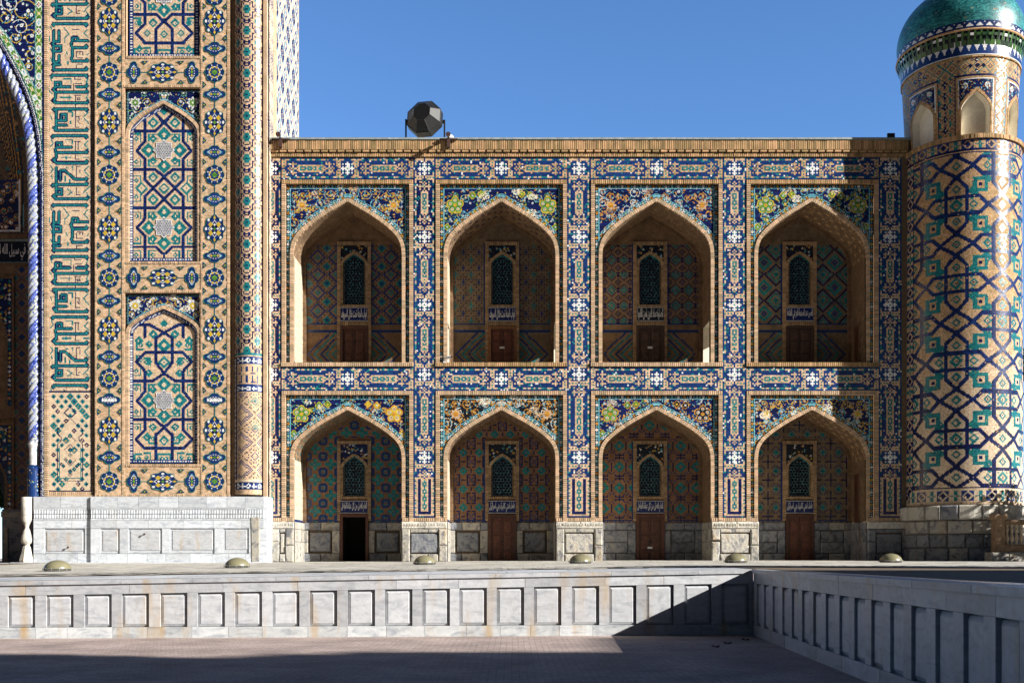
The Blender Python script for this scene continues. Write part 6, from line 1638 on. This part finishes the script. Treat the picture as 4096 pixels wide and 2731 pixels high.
for px in (1624, 1778):
    mb = MB(); x = RL.X(px); mb.box(x - .035, x + .035, 47.93, 48.03, RL.Z(566), RL.Z(479 if px < 1700 else 482), 'dark iron'); xi = RL.X(1640 if px < 1700 else 1765)
    mb.box(min(x, xi), max(x, xi), 47.95, 48.01, RL.Z(496), RL.Z(482), 'dark iron'); mb.build('support_post', fl)
def bracket(px, label):
    r = empty('iron_bracket', (FA.X(px), 46.85, FA.Z(560)), label, 'bracket', 'rusty brackets on the cornice')
    x = FA.X(px); z = FA.Z(566); mb = MB(); mb.box(x - .07, x + .07, 46.70, 46.83, FA.Z(598), FA.Z(562), 'rust'); mb.box(x - .40, x + .40, 46.72, 46.80, FA.Z(568), FA.Z(564), 'rust')
    mb.build('mount_plate', r); mb = MB(); mb.bar((x, 46.8, z + .02), (x, 46.45, z + .06), .03, 'rust', 8); mb.bar((x, 46.5, z + .06), (x + .01, 46.2, z + .0), (.06, .11), 'rust', 10); mb.bar((x, 46.6, z + .06), (x, 46.55, z + .2), .05, 'rust', 8); mb.build('lamp_arm', r)
bracket(1127, 'rusty lamp bracket on the cornice beside the portal'); bracket(1796, 'rusty lamp bracket on the cornice below the searchlight housing')
RL2 = PL_(47.7); mb = MB(); n_ = 10; mb.lathe((RL2.X(1802), 47.7), [(.19 * math.cos(t), RL2.Z(562) + .26 * math.sin(t)) for t in np.linspace(0, math.pi / 2 - .01, n_)], 'white paint', 20, v=.6)
tag(mb.build('white_dome_lamp', None, True), 'small white dome behind the cornice beside the searchlight housing', 'lamp')
sf = empty('small_floodlight', (FA.X(3580), 47.6, FA.Z(556)), 'small dark square floodlight on the roof beside the tower', 'floodlight')
mb = MB(); mb.box(FA.X(3567), FA.X(3597), 47.5, 47.62, FA.Z(549), FA.Z(514), 'dark iron', .5, .02); mb.build('lamp_head', sf)
mb = MB(); mb.box(FA.X(3577), FA.X(3587), 47.55, 47.65, FA.Z(562), FA.Z(548), 'dark iron'); mb.build('foot', sf)
cc = empty('security_camera', (FA.X(1795), 46.9, FA.Z(1450)), 'small white security camera on the balcony ledge of the second upper niche', 'camera')
mb = MB(); p = Vector((FA.X(1790), 46.92, FA.Z(1434))); mb.bar(p + Vector((-.14, .05, 0)), p + Vector((.16, -.14, .03)), .06, 'white paint', 12); mb.bar(p + Vector((.16, -.14, .03)), p + Vector((.185, -.155, .032)), .05, 'black glaze', 12); mb.build('camera_body', cc)
mb = MB(); mb.bar(p, p + Vector((.02, .05, -.20)), .025, 'white paint', 8); mb.box(p.x - .18, p.x - .06, 46.88, 46.98, p.z - .2, p.z - .1, 'white paint'); mb.build('camera_mount', cc)

# ---- balustrade beside the tower
BP = PL_(43.6); bl = empty('balustrade', (BP.X(4040), 43.6, 1.45), 'low brown stone balustrade with turned balusters beside the tower', 'balustrade')
mk('rail stone', (.26, .17, .10), .85, .2, 6, .3, .4, 25)
def bz(py): return BP.Z(py)
mb = MB(); mb.box(BP.X(3975), BP.X(4014), 43.45, 43.85, bz(2208), bz(2078), 'rail stone'); mb.box(BP.X(3968), BP.X(4020), 43.38, 43.9, bz(2078), bz(2056), 'rail stone', None, .03); mb.build('end_post', bl)
mb = MB(); mb.box(BP.X(4014) + .004, BP.X(4330), 43.48, 43.8, bz(2098), bz(2078), 'rail stone', None, .03); mb.build('top_rail', bl)
mb = MB(); mb.box(BP.X(4014) + .004, BP.X(4330), 43.48, 43.8, bz(2205), bz(2178), 'rail stone', None, .02); mb.build('bottom_rail', bl)
for k in range(12):
    x = BP.X(4030 + k * 19); mb = MB(); h0, h1 = bz(2178), bz(2098); H_ = h1 - h0
    mb.lathe((x, 43.64), [(.07, h0), (.07, h0 + .06 * H_), (.035, h0 + .12 * H_), (.085, h0 + .32 * H_), (.035, h0 + .58 * H_), (.07, h0 + .78 * H_), (.035, h0 + .88 * H_), (.07, h1 - .05 * H_), (.07, h1)], 'cream', 12, v=.4); mb.build('baluster', bl)
mb = MB(); x = 3955
while x < 4330: b = x + random.uniform(50, 80); mb.box(BP.X(x + .6), BP.X(b - .6), 43.3, 44.0, 1.3, bz(2208), 'old marble', None, .03, .01); x = b
mb.build('marble_curb', bl)
